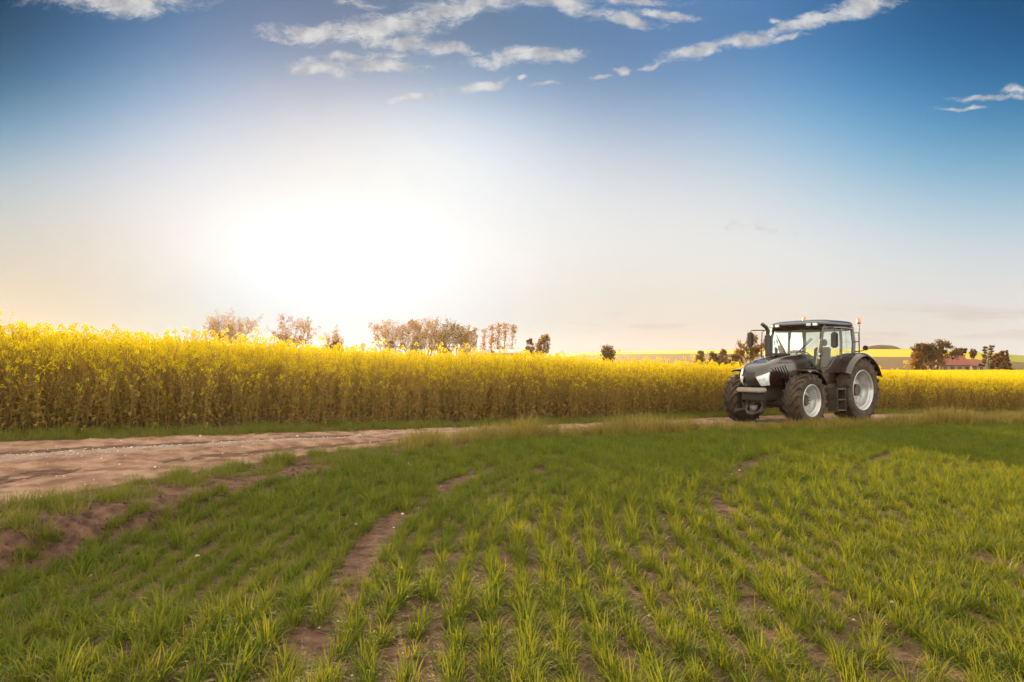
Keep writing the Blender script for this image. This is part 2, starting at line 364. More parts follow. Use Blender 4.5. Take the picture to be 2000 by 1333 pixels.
# ------------------------------------------------------------------ scattering (ground cover only)
def scatter(name, protos, P, rot, scl, idx, label, kind='stuff'):
    me = bpy.data.meshes.new(name); n = len(P); me.vertices.add(n); me.vertices.foreach_set('co', np.asarray(P, np.float32).ravel())
    a = me.attributes.new('rot', 'FLOAT_VECTOR', 'POINT'); a.data.foreach_set('vector', np.asarray(rot, np.float32).ravel())
    a = me.attributes.new('scl', 'FLOAT_VECTOR', 'POINT'); a.data.foreach_set('vector', np.asarray(scl, np.float32).ravel())
    a = me.attributes.new('pick', 'INT', 'POINT'); a.data.foreach_set('value', np.asarray(idx, np.int32))
    o = bpy.data.objects.new(name, me); COL.objects.link(o)
    ng = bpy.data.node_groups.new(name, 'GeometryNodeTree')
    ng.interface.new_socket('Geometry', in_out='INPUT', socket_type='NodeSocketGeometry'); ng.interface.new_socket('Geometry', in_out='OUTPUT', socket_type='NodeSocketGeometry')
    nn = ng.nodes.new; L = ng.links.new
    gi = nn('NodeGroupInput'); go = nn('NodeGroupOutput'); ip = nn('GeometryNodeInstanceOnPoints'); j = nn('GeometryNodeJoinGeometry')
    for p in protos:
        oi = nn('GeometryNodeObjectInfo'); oi.inputs[0].default_value = p; oi.inputs[1].default_value = True; L(oi.outputs['Geometry'], j.inputs[0])
    def na_(nm, t):
        x = nn('GeometryNodeInputNamedAttribute'); x.data_type = t; x.inputs[0].default_value = nm; return x.outputs[0]
    L(gi.outputs[0], ip.inputs['Points']); L(j.outputs[0], ip.inputs['Instance']); ip.inputs['Pick Instance'].default_value = True
    L(na_('pick', 'INT'), ip.inputs['Instance Index'])
    er = nn('FunctionNodeEulerToRotation'); L(na_('rot', 'FLOAT_VECTOR'), er.inputs[0]); L(er.outputs[0], ip.inputs['Rotation'])
    L(na_('scl', 'FLOAT_VECTOR'), ip.inputs['Scale']); L(ip.outputs[0], go.inputs[0])
    md = o.modifiers.new('scatter', 'NODES'); md.node_group = ng
    tag(o, label, kind=kind); print(name, n)
    return o
def rots(n, tilt=.12): return np.stack([rng.normal(0, tilt, n), rng.normal(0, tilt, n), rng.uniform(0, 6.283, n)], 1)

def blades(n, lo, hi, rad, w, lean, droop, seg=4, rr=None):
    """ribbon blades fanned from a point: returns V, F"""
    r = rr or rng; V = []; F = []
    for b in range(n):
        L = r.uniform(lo, hi); a = r.uniform(0, 6.283); rr_ = rad * math.sqrt(r.uniform(0, 1)); bx, by = rr_ * math.cos(a), rr_ * math.sin(a)
        a2 = a + r.normal(0, .7); th = abs(r.normal(0, lean)); dr = droop * r.uniform(.4, 1.5); wv = w * r.uniform(.7, 1.25)
        px, pz = 0., 0.; cx, sx = math.cos(a2), math.sin(a2); tw = r.normal(0, .5)
        o = len(V)
        for k in range(seg + 1):
            t = k / seg; ww_ = wv * (1 - t ** 2.2) * .5 + .0004
            ux, uy = -math.sin(a2 + tw * t), math.cos(a2 + tw * t)
            V.append((bx + px * cx - ux * ww_, by + px * sx - uy * ww_, pz)); V.append((bx + px * cx + ux * ww_, by + px * sx + uy * ww_, pz))
            ph = th + dr * t * t; px += math.sin(ph) * L / seg; pz += math.cos(ph) * L / seg
        for k in range(seg): F.append((o + 2 * k, o + 2 * k + 1, o + 2 * k + 3, o + 2 * k + 2))
    return V, F

wheat = leafmat('young_cereal_blade', (.058, .100, .014), (.160, .168, .022), .42, (1.45, 1.2, .30), rough=.75)
drygrass = leafmat('verge_grass', (.09, .11, .025), (.36, .25, .08), .4, (1.3, 1.1, .5))
greengrass = leafmat('bank_grass', (.10, .13, .025), (.18, .17, .04), .45, (1.4, 1.2, .4))

protos = [np_mesh('cereal_tuft', *blades(76, .06, .18, .048, .0040, .80, 1.7), [wheat], link=False) for _ in range(5)]
# rows
rows = []
for u0 in np.arange(-22, 30, .225):
    yy = np.arange(1.2, 27, .078); yy = yy + rng.uniform(-.04, .04, len(yy))
    g = np.where(yy > 6, (np.minimum(yy, 17.5) - 6) ** 2 * .062, 0) + np.maximum(yy - 17.5, 0) * 1.45
    xx = u0 + rng.normal(0, .03, len(yy)) + g + .05 * np.sin(yy * .5)
    rows.append(np.stack([xx, yy], 1))
P = np.concatenate(rows)
x, y = P[:, 0], P[:, 1]
d = sdist(x, y, NEAR)
keep = (d < -1.0 + .12 * fbm(x, y, 3.1, 3, 3)) & (np.abs(x) < .80 * y + 5.5)
x, y, d = x[keep], y[keep], d[keep]
u = rowu(x, y)
gap = fbm(x, y, 1.6, 3, 77) + .35 * fbm(x, y, 6, 2, 78)
bare = np.exp(-((u - 2.2) / .16) ** 2) * 1.0 + np.exp(-((u + 1.25) / .15) ** 2) * .8 + np.exp(-((u + .62) / .15) ** 2) * .6 + np.exp(-((u - 4.1) / .14) ** 2) * .6
pk = 1.18 - bare * (0.95 + .6 * fbm(x, y, 1.6, 2, 5)) - np.clip(gap - .55, 0, 1) * .7 - np.clip(fbm(u * 3.2, y * .45, 2.0, 2, 91) - .10, 0, 1) * 1.2
sparse = np.where(y > 12, .9, 1.0)
kp = rng.uniform(0, 1, len(x)) < pk * sparse
x, y, d, gap = x[kp], y[kp], d[kp], gap[kp]
n = len(x); s = np.clip(rng.lognormal(0, .2, n), .6, 1.4) * (1.0 - .22 * np.clip(gap, -1, 1));
scatter('young_cereal', protos, np.stack([x, y, G(x, y) - .008], 1), rots(n, .10), np.stack([s, s, s * rng.uniform(.85, 1.15, n)], 1), rng.integers(0, 5, n),
        'young green cereal plants sown in rows across the foreground field')

# verge and bank grass
vt = [np_mesh('verge_tuft', *blades(48, .14, .44, .17, .008, .38, 1.0), [drygrass], link=False) for _ in range(3)]
bt = [np_mesh('bank_tuft', *blades(60, .08, .24, .13, .006, .45, 1.1), [greengrass], link=False) for _ in range(3)]
def along(P_, n, t0, t1): return offs(P_, rng.uniform(t0, t1, n))
m = 110000; x = rng.uniform(-13, 40, m); y = rng.uniform(1.0, 36, m)
d = sdist(x, y, NEAR); e = sdist(x, y, FAR)
w1 = sstep((d + .95 + .4 * fbm(x, y, 2.6, 3, 6)) / .3) * sstep((-d + .05 + .16 * fbm(x, y, 3.3, 2, 61)) / .2)
patch = np.clip(.85 + .7 * fbm(x, y, 1.5, 3, 12), 0, 1)
vis = (np.abs(x) < .8 * y + 2)
pr = w1 * np.where(x < -1.5, patch * .85, .9)
k1 = (rng.uniform(0, 1, m) < pr) & vis
left = k1 & (x < -1.6)
xl, yl = x[left], y[left]; n = len(xl); s = rng.uniform(.5, 1.2, n) * (.85 + .5 * fbm(xl, yl, 2.6, 2, 18))
scatter('bank_grass', bt, np.stack([xl, yl, G(xl, yl) - .01], 1), rots(n), np.stack([s, s, s], 1), rng.integers(0, 3, n), 'short green grass on the soil bank along the left part of the track')
right = k1 & (x >= -1.9)
xr, yr = x[right], y[right]; n = len(xr)
big = np.exp(-((xr - .35) / .75) ** 2) * 1.0 + np.exp(-((xr - 2.9) / .9) ** 2) * .9
dd = sdist(xr, yr, NEAR)
s = rng.uniform(.55, .95, n) * (1 + .35 * fbm(xr, yr, 1.9, 2, 19)) + big * rng.uniform(.2, .75, n) * np.exp(-((dd + .45) / .4) ** 2)
s = s * np.where(xr > 11, 1.5, 1)
scatter('verge_grass', vt, np.stack([xr, yr, G(xr, yr) - .01], 1), rots(n), np.stack([s, s, s], 1), rng.integers(0, 3, n), 'long dry grass on the verge between the track and the cereal field')
# strip between track and crop
k2 = (e > -.25 + .18 * fbm(x, y, 2.2, 2, 15)) & (e < .9) & vis & (rng.uniform(0, 1, m) < .8)
xr, yr = x[k2], y[k2]; n = len(xr); s = rng.uniform(.45, .95, n)
scatter('crop_edge_grass', bt, np.stack([xr, yr, G(xr, yr) - .01], 1), rots(n), np.stack([s, s, s * 1.15], 1), rng.integers(0, 3, n), 'low green grass strip at the foot of the yellow crop')

# pebbles
def pebble_proto(m):
    b = bmesh.new(); bmesh.ops.create_icosphere(b, subdivisions=1, radius=1)
    for v in b.verts: v.co = Vector((v.co.x * random.uniform(.8, 1.2), v.co.y * random.uniform(.7, 1.1), v.co.z * random.uniform(.5, .75)))
    me = bpy.data.meshes.new('pebble'); b.to_mesh(me); b.free(); me.materials.append(m); me.shade_smooth(); return bpy.data.objects.new('pebble', me)
pale = mat('pale_flint', (.62, .56, .5), .6, var=(.4, .34, .3), scale=3); brown = mat('brown_stone', (.3, .2, .15), .8, var=(.42, .3, .23), scale=3)
pp = [pebble_proto(brown), pebble_proto(pale), pebble_proto(brown)]   # the pale one in the middle
sel = rng.uniform(0, 1, len(rx)); gq = np.exp(-((q - .62) / .13) ** 2)
m = 9000; ii = rng.choice(len(rx), m, p=(.12 + gq) / (.12 + gq).sum())
px_, py_, pz_ = rx[ii] + rng.normal(0, .03, m), ry[ii] + rng.normal(0, .03, m), rz[ii]
ok = (py_ > 3) & (df[ii] > .1) & (dn[ii] > .1) & (px_ < 9); px_, py_, pz_ = px_[ok], py_[ok], pz_[ok]; n = len(px_); s = rng.lognormal(math.log(.010), .45, n)
scatter('track_gravel', pp, np.stack([px_, py_, pz_ + .003], 1), rots(n, .5), np.stack([s, s, s], 1), np.where(rng.uniform(0, 1, n) < .10, 1, rng.integers(0, 2, n) * 2), 'loose gravel strewn along the dirt track')
m = 900; x = rng.uniform(-6, 8, m); y = 2 + 14 * rng.uniform(0, 1, m) ** 1.3; d = sdist(x, y, NEAR); ok = (d < -1.35) & (y > 3.2) & (rng.uniform(0, 1, m) < .6); x, y = x[ok], y[ok]; n = len(x); s = rng.lognormal(math.log(.010), .5, n)
scatter('field_stones', pp, np.stack([x, y, G(x, y) + .004], 1), rots(n, .5), np.stack([s, s, s], 1), np.where(rng.uniform(0, 1, n) < .6, 1, 0), 'small pale flints scattered on the bare soil between the rows')
# clods on the bank face
m = 9000; x = rng.uniform(-7, 1, m); y = rng.uniform(2, 15, m); d = sdist(x, y, NEAR); ok = (d > -1.45) & (d < -.55) & (rng.uniform(0, 1, m) < .8); x, y = x[ok], y[ok]; n = len(x); s = rng.lognormal(math.log(.013), .5, n)
clod = [pebble_proto(mat('soil_clod', (.14, .07, .05), .95, var=(.26, .15, .105), scale=2, bump=.1, bscale=6, spec=.1)) for _ in range(3)]
scatter('soil_clods', clod, np.stack([x, y, G(x, y)], 1), rots(n, .8), np.stack([s, s, s], 1), rng.integers(0, 3, n), 'crumbled reddish soil clods on the cut bank beside the track')

# ------------------------------------------------------------------ rapeseed crop
petal = leafmat('rape_petal', (.72, .54, .006), (.58, .49, .015), .30, (1.05, 1.1, .6))
stem = leafmat('rape_stem', (.13, .11, .03), (.44, .28, .09), .35, (1.2, 1.0, .5))
rleaf = leafmat('rape_leaf', (.14, .11, .025), (.32, .21, .06), .4, (1.3, 1.1, .4))
def rape(seed, H=1.7, heads=8, light=False, low=True):
    r = np.random.default_rng(seed); V = []; F = []; MI = []
    def ribbon(p0, p1, w, mi, bend=0.0):
        p0 = np.array(p0); p1 = np.array(p1); a = r.uniform(0, 3.14); d_ = np.array((math.cos(a), math.sin(a), 0)) * w / 2
        for dd_ in (d_, np.array((-d_[1], d_[0], 0))):
            o = len(V); mid = (p0 + p1) / 2 + np.array((0, 0, -bend))
            for q_, s_ in ((p0, 1), (mid, .85), (p1, .5)): V.append(q_ - dd_ * s_); V.append(q_ + dd_ * s_)
            for k in (0, 2): F.append((o + k, o + k + 1, o + k + 3, o + k + 2)); MI.append(mi)
    def flower(c, s):
        for _ in range(2):
            u_ = r.normal(0, 1, 3); u_ /= np.linalg.norm(u_); v_ = np.cross(u_, r.normal(0, 1, 3)); v_ /= np.linalg.norm(v_); o = len(V)
            for a, b in ((-1, 0), (0, -1), (1, 0), (0, 1)): V.append(c + (u_ * a + v_ * b) * s)
            F.append((o, o + 1, o + 2, o + 3)); MI.append(0)
    def head(c, s=1.0, nf=17):
        hgt = r.uniform(.07, .14) * s
        for k in range(nf):
            t = r.uniform(0, 1); rad = (.045 * (1 - t) + .012) * s; a = r.uniform(0, 6.28)
            flower(np.array(c) + np.array((math.cos(a) * rad, math.sin(a) * rad, hgt * t - .04)), r.uniform(.009, .016) * s)
    if not light:
        lx, ly = r.normal(0, .12, 2); top = np.array((lx, ly, H))
        ribbon((0, 0, 0), top * .5, .010, 1); ribbon(top * .5, top, .007, 1); head(top, 1.1, 22)
        for b in range(heads):
            t = r.uniform(.30, .86); a = r.uniform(0, 6.28); st = top * t; L = r.uniform(.18, .5) * (1.25 - t * .5)
            hz_ = min(H * 1.02, st[2] + L * r.uniform(.95, 1.5)); en = np.array((st[0] + math.cos(a) * L * .5, st[1] + math.sin(a) * L * .5, hz_))
            ribbon(st, en, .006, 1, -.02)
            if en[2] > H * .70: head(en, r.uniform(.7, 1.05), int(r.uniform(7, 15)))
            for _ in range(3):   # seed pods under the flowers
                tt_ = r.uniform(.4, .9); pp_ = st + (en - st) * tt_; ribbon(pp_, pp_ + np.array((r.normal(0, .04), r.normal(0, .04), .04)), .003, 1)
        for b in range(10):  # leaves, larger low down
            t = r.uniform(.03, .62); a = r.uniform(0, 6.28); L = r.uniform(.06, .19) * (1.3 - t); p = top * t; o = len(V)
            ca, sa = math.cos(a), math.sin(a); w_ = L * .22
            for k, (l_, wv, dz_) in enumerate(((0, .15, 0), (.45, 1, .3), (.8, .7, .22), (1.0, .08, -.05))):
                for sg in (-1, 1): V.append((p[0] + ca * l_ * L - sa * w_ * wv * sg, p[1] + sa * l_ * L + ca * w_ * wv * sg, p[2] + dz_ * L))
            for k in range(3): F.append((o + 2 * k, o + 2 * k + 1, o + 2 * k + 3, o + 2 * k + 2)); MI.append(2)
    else:   # a square patch of plants seen from farther off: upper stems and flower heads
        for b in range(70):
            x_, y_ = r.uniform(-.8, .8, 2); h = H * r.uniform(.80, 1.02)
            ribbon((x_ * .9, y_ * .9, H * .35), (x_, y_, h), .011, 1)
            for k in range(5): flower(np.array((x_ + r.normal(0, .03), y_ + r.normal(0, .03), h + r.uniform(-.09, .05))), r.uniform(.022, .042))
            if b % 2: flower(np.array((x_ + r.normal(0, .05), y_ + r.normal(0, .05), h - r.uniform(.1, .3))), .025)
        for b in range(30):
            x_, y_ = r.uniform(-.75, .75, 2); ribbon((x_, y_, H * .3), (x_ + r.normal(0, .1), y_ + r.normal(0, .1), H * .75), .04, 2)
    return np.array(V), np.array(F), MI
rp = []
for k in range(6):
    V, F, MI = rape(100 + k); rp.append(np_mesh('rape_plant', V, F, [petal, stem, rleaf], MI, link=False))
pt = []
for k in range(3):
    V, F, MI = rape(200 + k, light=True); pt.append(np_mesh('rape_patch', V, F, [petal, stem, rleaf], MI, link=False))
def cropH(x): return np.interp(x, [-20, -9, -4, 0, 7, 20, 40], [1.92, 1.82, 1.68, 1.76, 1.62, 1.52, 1.5]) / 1.7
m = 70000; x = rng.uniform(-17, 40, m); y = rng.uniform(5, 44, m); e = sdist(x, y, FAR)
e = e + .28 * fbm(x, y, 1.5, 3, 44)
dens_ = np.where(e < 2.2, 1.0, np.where(e < 5, .62, .32)) * (e > .55) * (e < 8)
kp = (rng.uniform(0, 1, m) < dens_) & (np.abs(x) < .8 * y + 2.0)
x, y, e = x[kp], y[kp], e[kp]; n = len(x)
s = cropH(x) * rng.normal(.95, .06, n) * np.where(rng.uniform(0, 1, n) < np.where(x < -3, .07, .04), rng.uniform(1.06, 1.17, n), 1) * (1 + .05 * fbm(x, y, 1.1, 4, 50))
s = s * np.where(e < .9, rng.uniform(.55, 1.0, n), 1)
scatter('rapeseed_crop', rp, np.stack([x, y, G(x, y) - .01], 1), rots(n, .11), np.stack([s, s, s], 1), rng.integers(0, 6, n), 'tall flowering yellow rapeseed standing behind the dirt track')
gx, gy = np.meshgrid(np.arange(-70, 190, 1.25), np.arange(6, 152, 1.25)); x = gx.ravel() + rng.uniform(-.3, .3, gx.size); y = gy.ravel() + rng.uniform(-.3, .3, gx.size)
e = sdist(x, y, FAR)
kp = (e > 3.6) & (x < .84 * y + 3) & (x > -.84 * y - 3) & ((x > .12 * y) | (e < 26))
x, y = x[kp], y[kp]; n = len(x); s = cropH(x) * rng.normal(.93, .03, n); sx = 1.0 + np.clip((y - 40) / 140, 0, .5)
scatter('rapeseed_field', pt, np.stack([x, y, G(x, y)], 1), rots(n, .01), np.stack([sx, sx, s], 1), rng.integers(0, 3, n), 'flat yellow rapeseed field stretching away to the hill')

# ------------------------------------------------------------------ hill, mound
BR_Q = [-.5, -.1, .06, .135, .30, .48, .585, .653, .75, .95, 1.2]; BR_P = [716, 708, 693, 687, 684.5, 682, 681, 685.5, 695, 706, 712]
def hill_z(qx, Yv):
    pyb = np.interp(qx, BR_Q, BR_P); zb = CAM_Z + (710 - pyb) / 1333.3 * 400
    t = np.clip((Yv - 165) / 235, 0, 1)
    return -1.4 + (zb + 1.4) * (t * 1.0) * (1 - 0) if False else -1.4 + (zb + 1.4) * t - np.clip(Yv - 400, 0, 100) * .03 + .25 * np.sin(qx * 21 + Yv * .02) * t * (1 - t)
qs = np.linspace(-.35, 1.08, 240); yv = np.concatenate([np.linspace(160, 400, 150), np.linspace(404, 440, 8)])
Q, YV = np.meshgrid(qs, yv); hx = (Q * YV).ravel(); hy = YV.ravel(); hzv = hill_z(Q.ravel(), hy)
I = np.arange(len(qs) * len(yv)).reshape(len(yv), len(qs)); F = np.stack([I[:-1, :-1].ravel(), I[:-1, 1:].ravel(), I[1:, 1:].ravel(), I[1:, :-1].ravel()], 1)
def hill_mat():
    m = mat('hill_fields', (.10, .05, .026), .95, var=(.075, .055, .02), scale=.02, spec=.1)
    nt = m.node_tree; L = nt.links.new; p = nt.nodes['Principled BSDF']; src = p.inputs['Base Color'].links[0].from_socket
    a = nt.nodes.new('ShaderNodeAttribute'); a.attribute_name = 'rape'
    n = nt.nodes.new('ShaderNodeTexNoise'); n.inputs['Scale'].default_value = .25; n.inputs['Detail'].default_value = 5; t = nt.nodes.new('ShaderNodeTexCoord'); L(t.outputs['Object'], n.inputs['Vector'])
    r = nt.nodes.new('ShaderNodeMix'); r.data_type = 'RGBA'; L(n.outputs['Fac'], r.inputs[0]); r.inputs[6].default_value = (.30, .235, .006, 1); r.inputs[7].default_value = (.38, .30, .01, 1)
    g = nt.nodes.new('ShaderNodeAttribute'); g.attribute_name = 'green'
    r2 = nt.nodes.new('ShaderNodeMix'); r2.data_type = 'RGBA'; L(g.outputs['Fac'], r2.inputs[0]); L(r.outputs[2], r2.inputs[6]); r2.inputs[7].default_value = (.13, .14, .012, 1)
    x = nt.nodes.new('ShaderNodeMix'); x.data_type = 'RGBA'; L(a.outputs['Fac'], x.inputs[0]); L(src, x.inputs[6]); L(r2.outputs[2], x.inputs[7]); L(x.outputs[2], p.inputs['Base Color'])
    return m
hill = np_mesh('hill', np.stack([hx, hy, hzv], 1), F, [hill_mat()], smooth=True)
yb = np.interp(Q.ravel(), [.06, .3, .42, .5, .75], [352, 340, 300, 285, 272])
attr(hill, 'rape', ((hy > yb)).astype(float)); attr(hill, 'green', sstep((Q.ravel() - .66) / .06) * .8)
tag(hill, kind='structure')
mq, my = .541, 398; mx = mq * my; mz = float(hill_z(np.array([mq]), np.array([my]))[0])
b = MB()
def mound_fn(i, j):
    a = i * 6.28318; r_ = j; h = 2.5 * (1 - r_ ** 2.4) - .4
    return (mx + math.cos(a) * r_ * 11.5, my + math.sin(a) * r_ * 9, mz + h + .12 * math.sin(a * 5 + r_ * 7))
b.grid(mound_fn, 40, 14)
mo = b.build('mound', mat('mound_turf', (.06, .036, .016), .95, var=(.09, .05, .022), scale=.3)); tag(mo, kind='structure')

# ------------------------------------------------------------------ trees
bark = mat('bark', (.10, .065, .04), .9, var=(.16, .11, .07), scale=4, bump=.02, bscale=9)
fol_olive = leafmat('foliage_olive', (.075, .045, .010), (.13, .075, .016), .4, (1.3, 1.1, .5))
fol_gold = leafmat('foliage_budding', (.11, .058, .009), (.18, .10, .016), .55, (1.4, 1.1, .4))
fol_dark = leafmat('foliage_dark', (.08, .044, .015), (.14, .075, .024), .25, (1.2, 1.0, .5))
fol_red = leafmat('foliage_russet', (.13, .065, .022), (.19, .105, .034), .3, (1.2, 1.0, .5))
TREES = 'trees beyond the rapeseed field'
def leaf_cloud(C, S, r, n_each, size, spread=1.0):
    V = []; F = []
    for c, s_ in zip(C, S):
        for _ in range(n_each):
            p = np.array(c) + r.normal(0, .42, 3) * s_ * spread; u_ = r.normal(0, 1, 3); u_ /= np.linalg.norm(u_); v_ = np.cross(u_, r.normal(0, 1, 3)); v_ /= np.linalg.norm(v_)
            k = size * r.uniform(.55, 1.3); o = len(V)
            for a, b in ((-1, -.1), (0, -.6), (1, .1), (0, .6)): V.append(p + (u_ * a + v_ * b) * k)
            F.append((o, o + 1, o + 2, o + 3))
    return V, F
def make_tree(name, px0, px1, pytop, Y, label, cat, fol, seed, style='round', dens=1.0, lean=0.0, pybase=None, group=TREES, leaf=.17):
    r = np.random.default_rng(seed); pc = (px0 + px1) / 2; Wd = (px1 - px0) / 1333.3 * Y; tx, ty, tz = at(pc, pytop, Y)
    gz = float(G(np.array([tx]), np.array([Y]), False)[0])
    if pybase is not None: gz = at(pc, pybase, Y)[2]
    if Y > 160 and pybase is None: gz = max(gz, float(hill_z(np.array([tx / Y]), np.array([Y]))[0]))
    H = (tz - gz) * 1.05; t = empty(name, (tx, Y, gz - .1)); tag(t, label, cat, group)
    b = MB(); C = []; S = []
    if style in ('round', 'sparse', 'wind'):
        nst = {'round': 2, 'sparse': 4, 'wind': 3}[style]; tips = []
        base_h = H * {'round': .2, 'sparse': .12, 'wind': .2}[style]
        b.tube([(0, 0, 0), (lean * .1, 0, base_h)], [H * .028, H * .022], 7)
        for k in range(nst + 3):
            a = r.uniform(0, 6.28); q_ = (k - (nst + 2) / 2) / (nst + 2) * 2 * Wd * .36
            top = np.array((q_ + lean * H * .25, math.sin(a) * Wd * .25, H * r.uniform(.72, .97) * (1 - .25 * abs(q_ / (Wd * .5 + .01)) ** 2)))
            mid = np.array((q_ * .5, top[1] * .5, base_h + (top[2] - base_h) * .45)) + r.normal(0, .03 * H, 3)
            b.tube([(lean * .1, 0, base_h * .9), mid, top], [H * .014, H * .009, H * .003], 5)
            for j in range(int((9 if style != 'round' else 8) * dens) + 3):
                u_ = r.uniform(.3, 1.0); p = (mid * (1 - (u_ - .3) / .7) + top * ((u_ - .3) / .7)) if u_ > .3 else mid
                off = np.array((r.normal(0, .17) * Wd * (1.1 - .4 * u_), r.normal(0, .15) * Wd, r.uniform(.0, .16) * H)); e_ = p + off
                e_[2] = min(e_[2], H * .97); e_[0] = np.clip(e_[0], -Wd * .5, Wd * .5)
                b.tube([p, (p + e_) / 2 + np.array((0, 0, .02 * H)), e_], [H * .005, H * .0035, H * .0015], 4, caps=False)
                C.append(e_); S.append(H * (.085 if style == 'round' else .055)); C.append((p + e_) / 2); S.append(H * .05)
        nE = {'round': 50, 'sparse': 18, 'wind': 19}[style]
    elif style == 'bush':
        for k in range(4): b.tube([(r.normal(0, .1), 0, 0), (r.normal(0, Wd * .2), r.normal(0, Wd * .15), H * .7)], [H * .03, H * .01], 5)
        for k in range(int(44 * dens)):
            a = r.uniform(0, 6.28); v_ = r.uniform(0, 1) ** .6; rr_ = math.sqrt(max(0, 1 - (v_ * .98) ** 2.2)) * r.uniform(.3, 1.0)
            C.append((math.cos(a) * rr_ * Wd * .46, math.sin(a) * rr_ * Wd * .4, H * (.08 + .86 * v_))); S.append(min(H, Wd) * .13)
        nE = 46
    elif style == 'slim':
        b.tube([(0, 0, 0), (lean * .3, 0, H * .5), (lean, 0, H)], [H * .012, H * .009, H * .003], 6)
        for k in range(26):
            v_ = r.uniform(.06, 1); a = r.uniform(0, 6.28); rr_ = Wd * .5 * r.uniform(.15, .95) * (1.1 - v_ * .6); p = np.array((lean * v_, 0, H * v_)); e_ = p + np.array((math.cos(a) * rr_, math.sin(a) * rr_, H * .06))
            e_[2] = min(e_[2], H); b.tube([p, e_], [H * .004, H * .001], 4, caps=False); C.append(e_); S.append(H * .075)
        nE = 30
    elif style == 'conifer':
        b.tube([(0, 0, 0), (0, 0, H * .97)], [H * .02, H * .004], 6)
        for k in range(70):
            v_ = r.uniform(.06, 1); a = r.uniform(0, 6.28); rr_ = Wd * .5 * (1.02 - v_) * r.uniform(.5, 1.05); C.append((math.cos(a) * rr_ * .7, math.sin(a) * rr_ * .7, H * v_ - rr_ * .12)); S.append(.08 * H * (1.15 - v_))
            b.tube([(0, 0, H * v_), (math.cos(a) * rr_, math.sin(a) * rr_, H * v_ - rr_ * .2)], [.03, .01], 4, caps=False)
        nE = 34
    elif style == 'pine':
        b.tube([(0, 0, 0), (.1, 0, H * .5), (0, 0, H * .95)], [H * .025, H * .018, H * .006], 6)
        for k in range(17):
            v_ = .25 + .72 * (k / 16); a = r.uniform(0, 6.28); rr_ = Wd * .5 * r.uniform(.45, 1.0) * (1.15 - v_ * .65); sgn = -1 if k % 2 else 1
            for j in (.5, .8, 1.0): C.append((sgn * rr_ * j, math.sin(a) * rr_ * .5 * j, H * v_ + rr_ * .1 * j)); S.append(H * .045)
            b.tube([(0, 0, H * v_ - .1), (sgn * rr_, math.sin(a) * rr_ * .5, H * v_ + rr_ * .1)], [.06, .02], 4, caps=False)
        nE = 30
    b.build('trunk', bark, t)
    V, F = leaf_cloud(C, S, r, nE, leaf * (Y / 150) ** .8)
    c = np_mesh('crown', np.array(V), np.array(F), [fol]); c.parent = t
    return t
T = make_tree
T('tree', 400, 497, 613, 150, 'broad airy tree farthest left above the yellow crop', 'tree', fol_gold, 1, 'sparse', 1.5)
T('tree', 524, 622, 621, 155, 'open forked tree second from the left, pale against the glare', 'tree', fol_gold, 2, 'sparse', 1.2)
T('small_tree', 634, 672, 641, 160, 'thin small tree with wispy top just left of the brightest sky', 'tree', fol_gold, 3, 'sparse', .6)
T('bush', 628, 684, 668, 155, 'low rounded bush under the wispy small tree in the glare', 'bush', fol_olive, 4, 'bush', 1)
WG = 'row of wind-bent trees'
T('tree', 722, 790, 628, 150, 'leftmost tree of the wind-bent row, thin and leaning right', 'tree', fol_gold, 5, 'wind', 1.2, .3, group=WG)
T('tree', 772, 828, 629, 152, 'second wind-bent tree with ragged crown above the dark round bush', 'tree', fol_gold, 6, 'wind', 1.1, .3, group=WG)
T('tree', 806, 862, 624, 149, 'tallest tree in the middle of the wind-bent row', 'tree', fol_gold, 7, 'wind', 1.3, .3, group=WG)
T('tree', 840, 906, 627, 151, 'denser wind-bent tree right of the tallest one', 'tree', fol_olive, 8, 'wind', 1.6, .3, group=WG)
T('tree', 884, 922, 637, 153, 'lower thin tree near the right end of the wind-bent row', 'tree', fol_gold, 9, 'wind', .9, .2, group=WG)
T('small_tree', 916, 934, 649, 154, 'slight sapling closing the right end of the wind-bent row', 'tree', fol_gold, 10, 'slim', 1, .2)
T('bush', 795, 830, 657, 145, 'dense dark round bush under the wind-bent trees', 'bush', fol_olive, 11, 'bush', 1.2)
T('bush', 846, 884, 652, 145, 'taller dense bush below the denser wind-bent tree', 'bush', fol_olive, 12, 'bush', 1.2)
SG = 'slim poplars in a row'
for k, (a, b_, tp, nm) in enumerate(((936, 952, 650, 'leftmost and shortest'), (950, 966, 644, 'second'), (962, 979, 640, 'tallest, middle'), (974, 992, 639, 'fourth, fuller'), (988, 1007, 642, 'rightmost'))):
    T('poplar', a, b_, tp, 158 + k, nm + ' of the five slim poplars rising behind the grey barn roof' , 'tree', fol_gold, 20 + k, 'slim', 1, .3 + .1 * k, group=SG)
T('bush', 1020, 1048, 662, 150, 'compact dark bushy tree right of the poplars', 'tree', fol_olive, 30, 'bush', 1.4)
T('small_tree', 1040, 1070, 656, 152, 'ragged leaning tree touching the compact bushy one on its right', 'tree', fol_gold, 31, 'wind', .9, .4)
T('small_tree', 1176, 1199, 679, 130, 'lone bushy tree standing before the low hill between crop and tractor', 'tree', fol_olive, 32, 'round', .8)
T('tree', 1436, 1496, 655, 140, 'round airy tree behind the tractor exhaust and mirror', 'tree', fol_gold, 33, 'round', .8)
T('bush', 1352, 1382, 686, 150, 'left end bush of the dark hedge left of the tractor', 'bush', fol_red, 34, 'bush', 1.2, group='hedge bushes')
T('bush', 1374, 1412, 688, 152, 'middle bush of the dark hedge left of the tractor', 'bush', fol_olive, 35, 'bush', 1.2, group='hedge bushes')
T('bush', 1398, 1428, 683, 151, 'tallest peaked bush in the dark hedge left of the tractor', 'bush', fol_red, 36, 'bush', 1.2, group='hedge bushes')
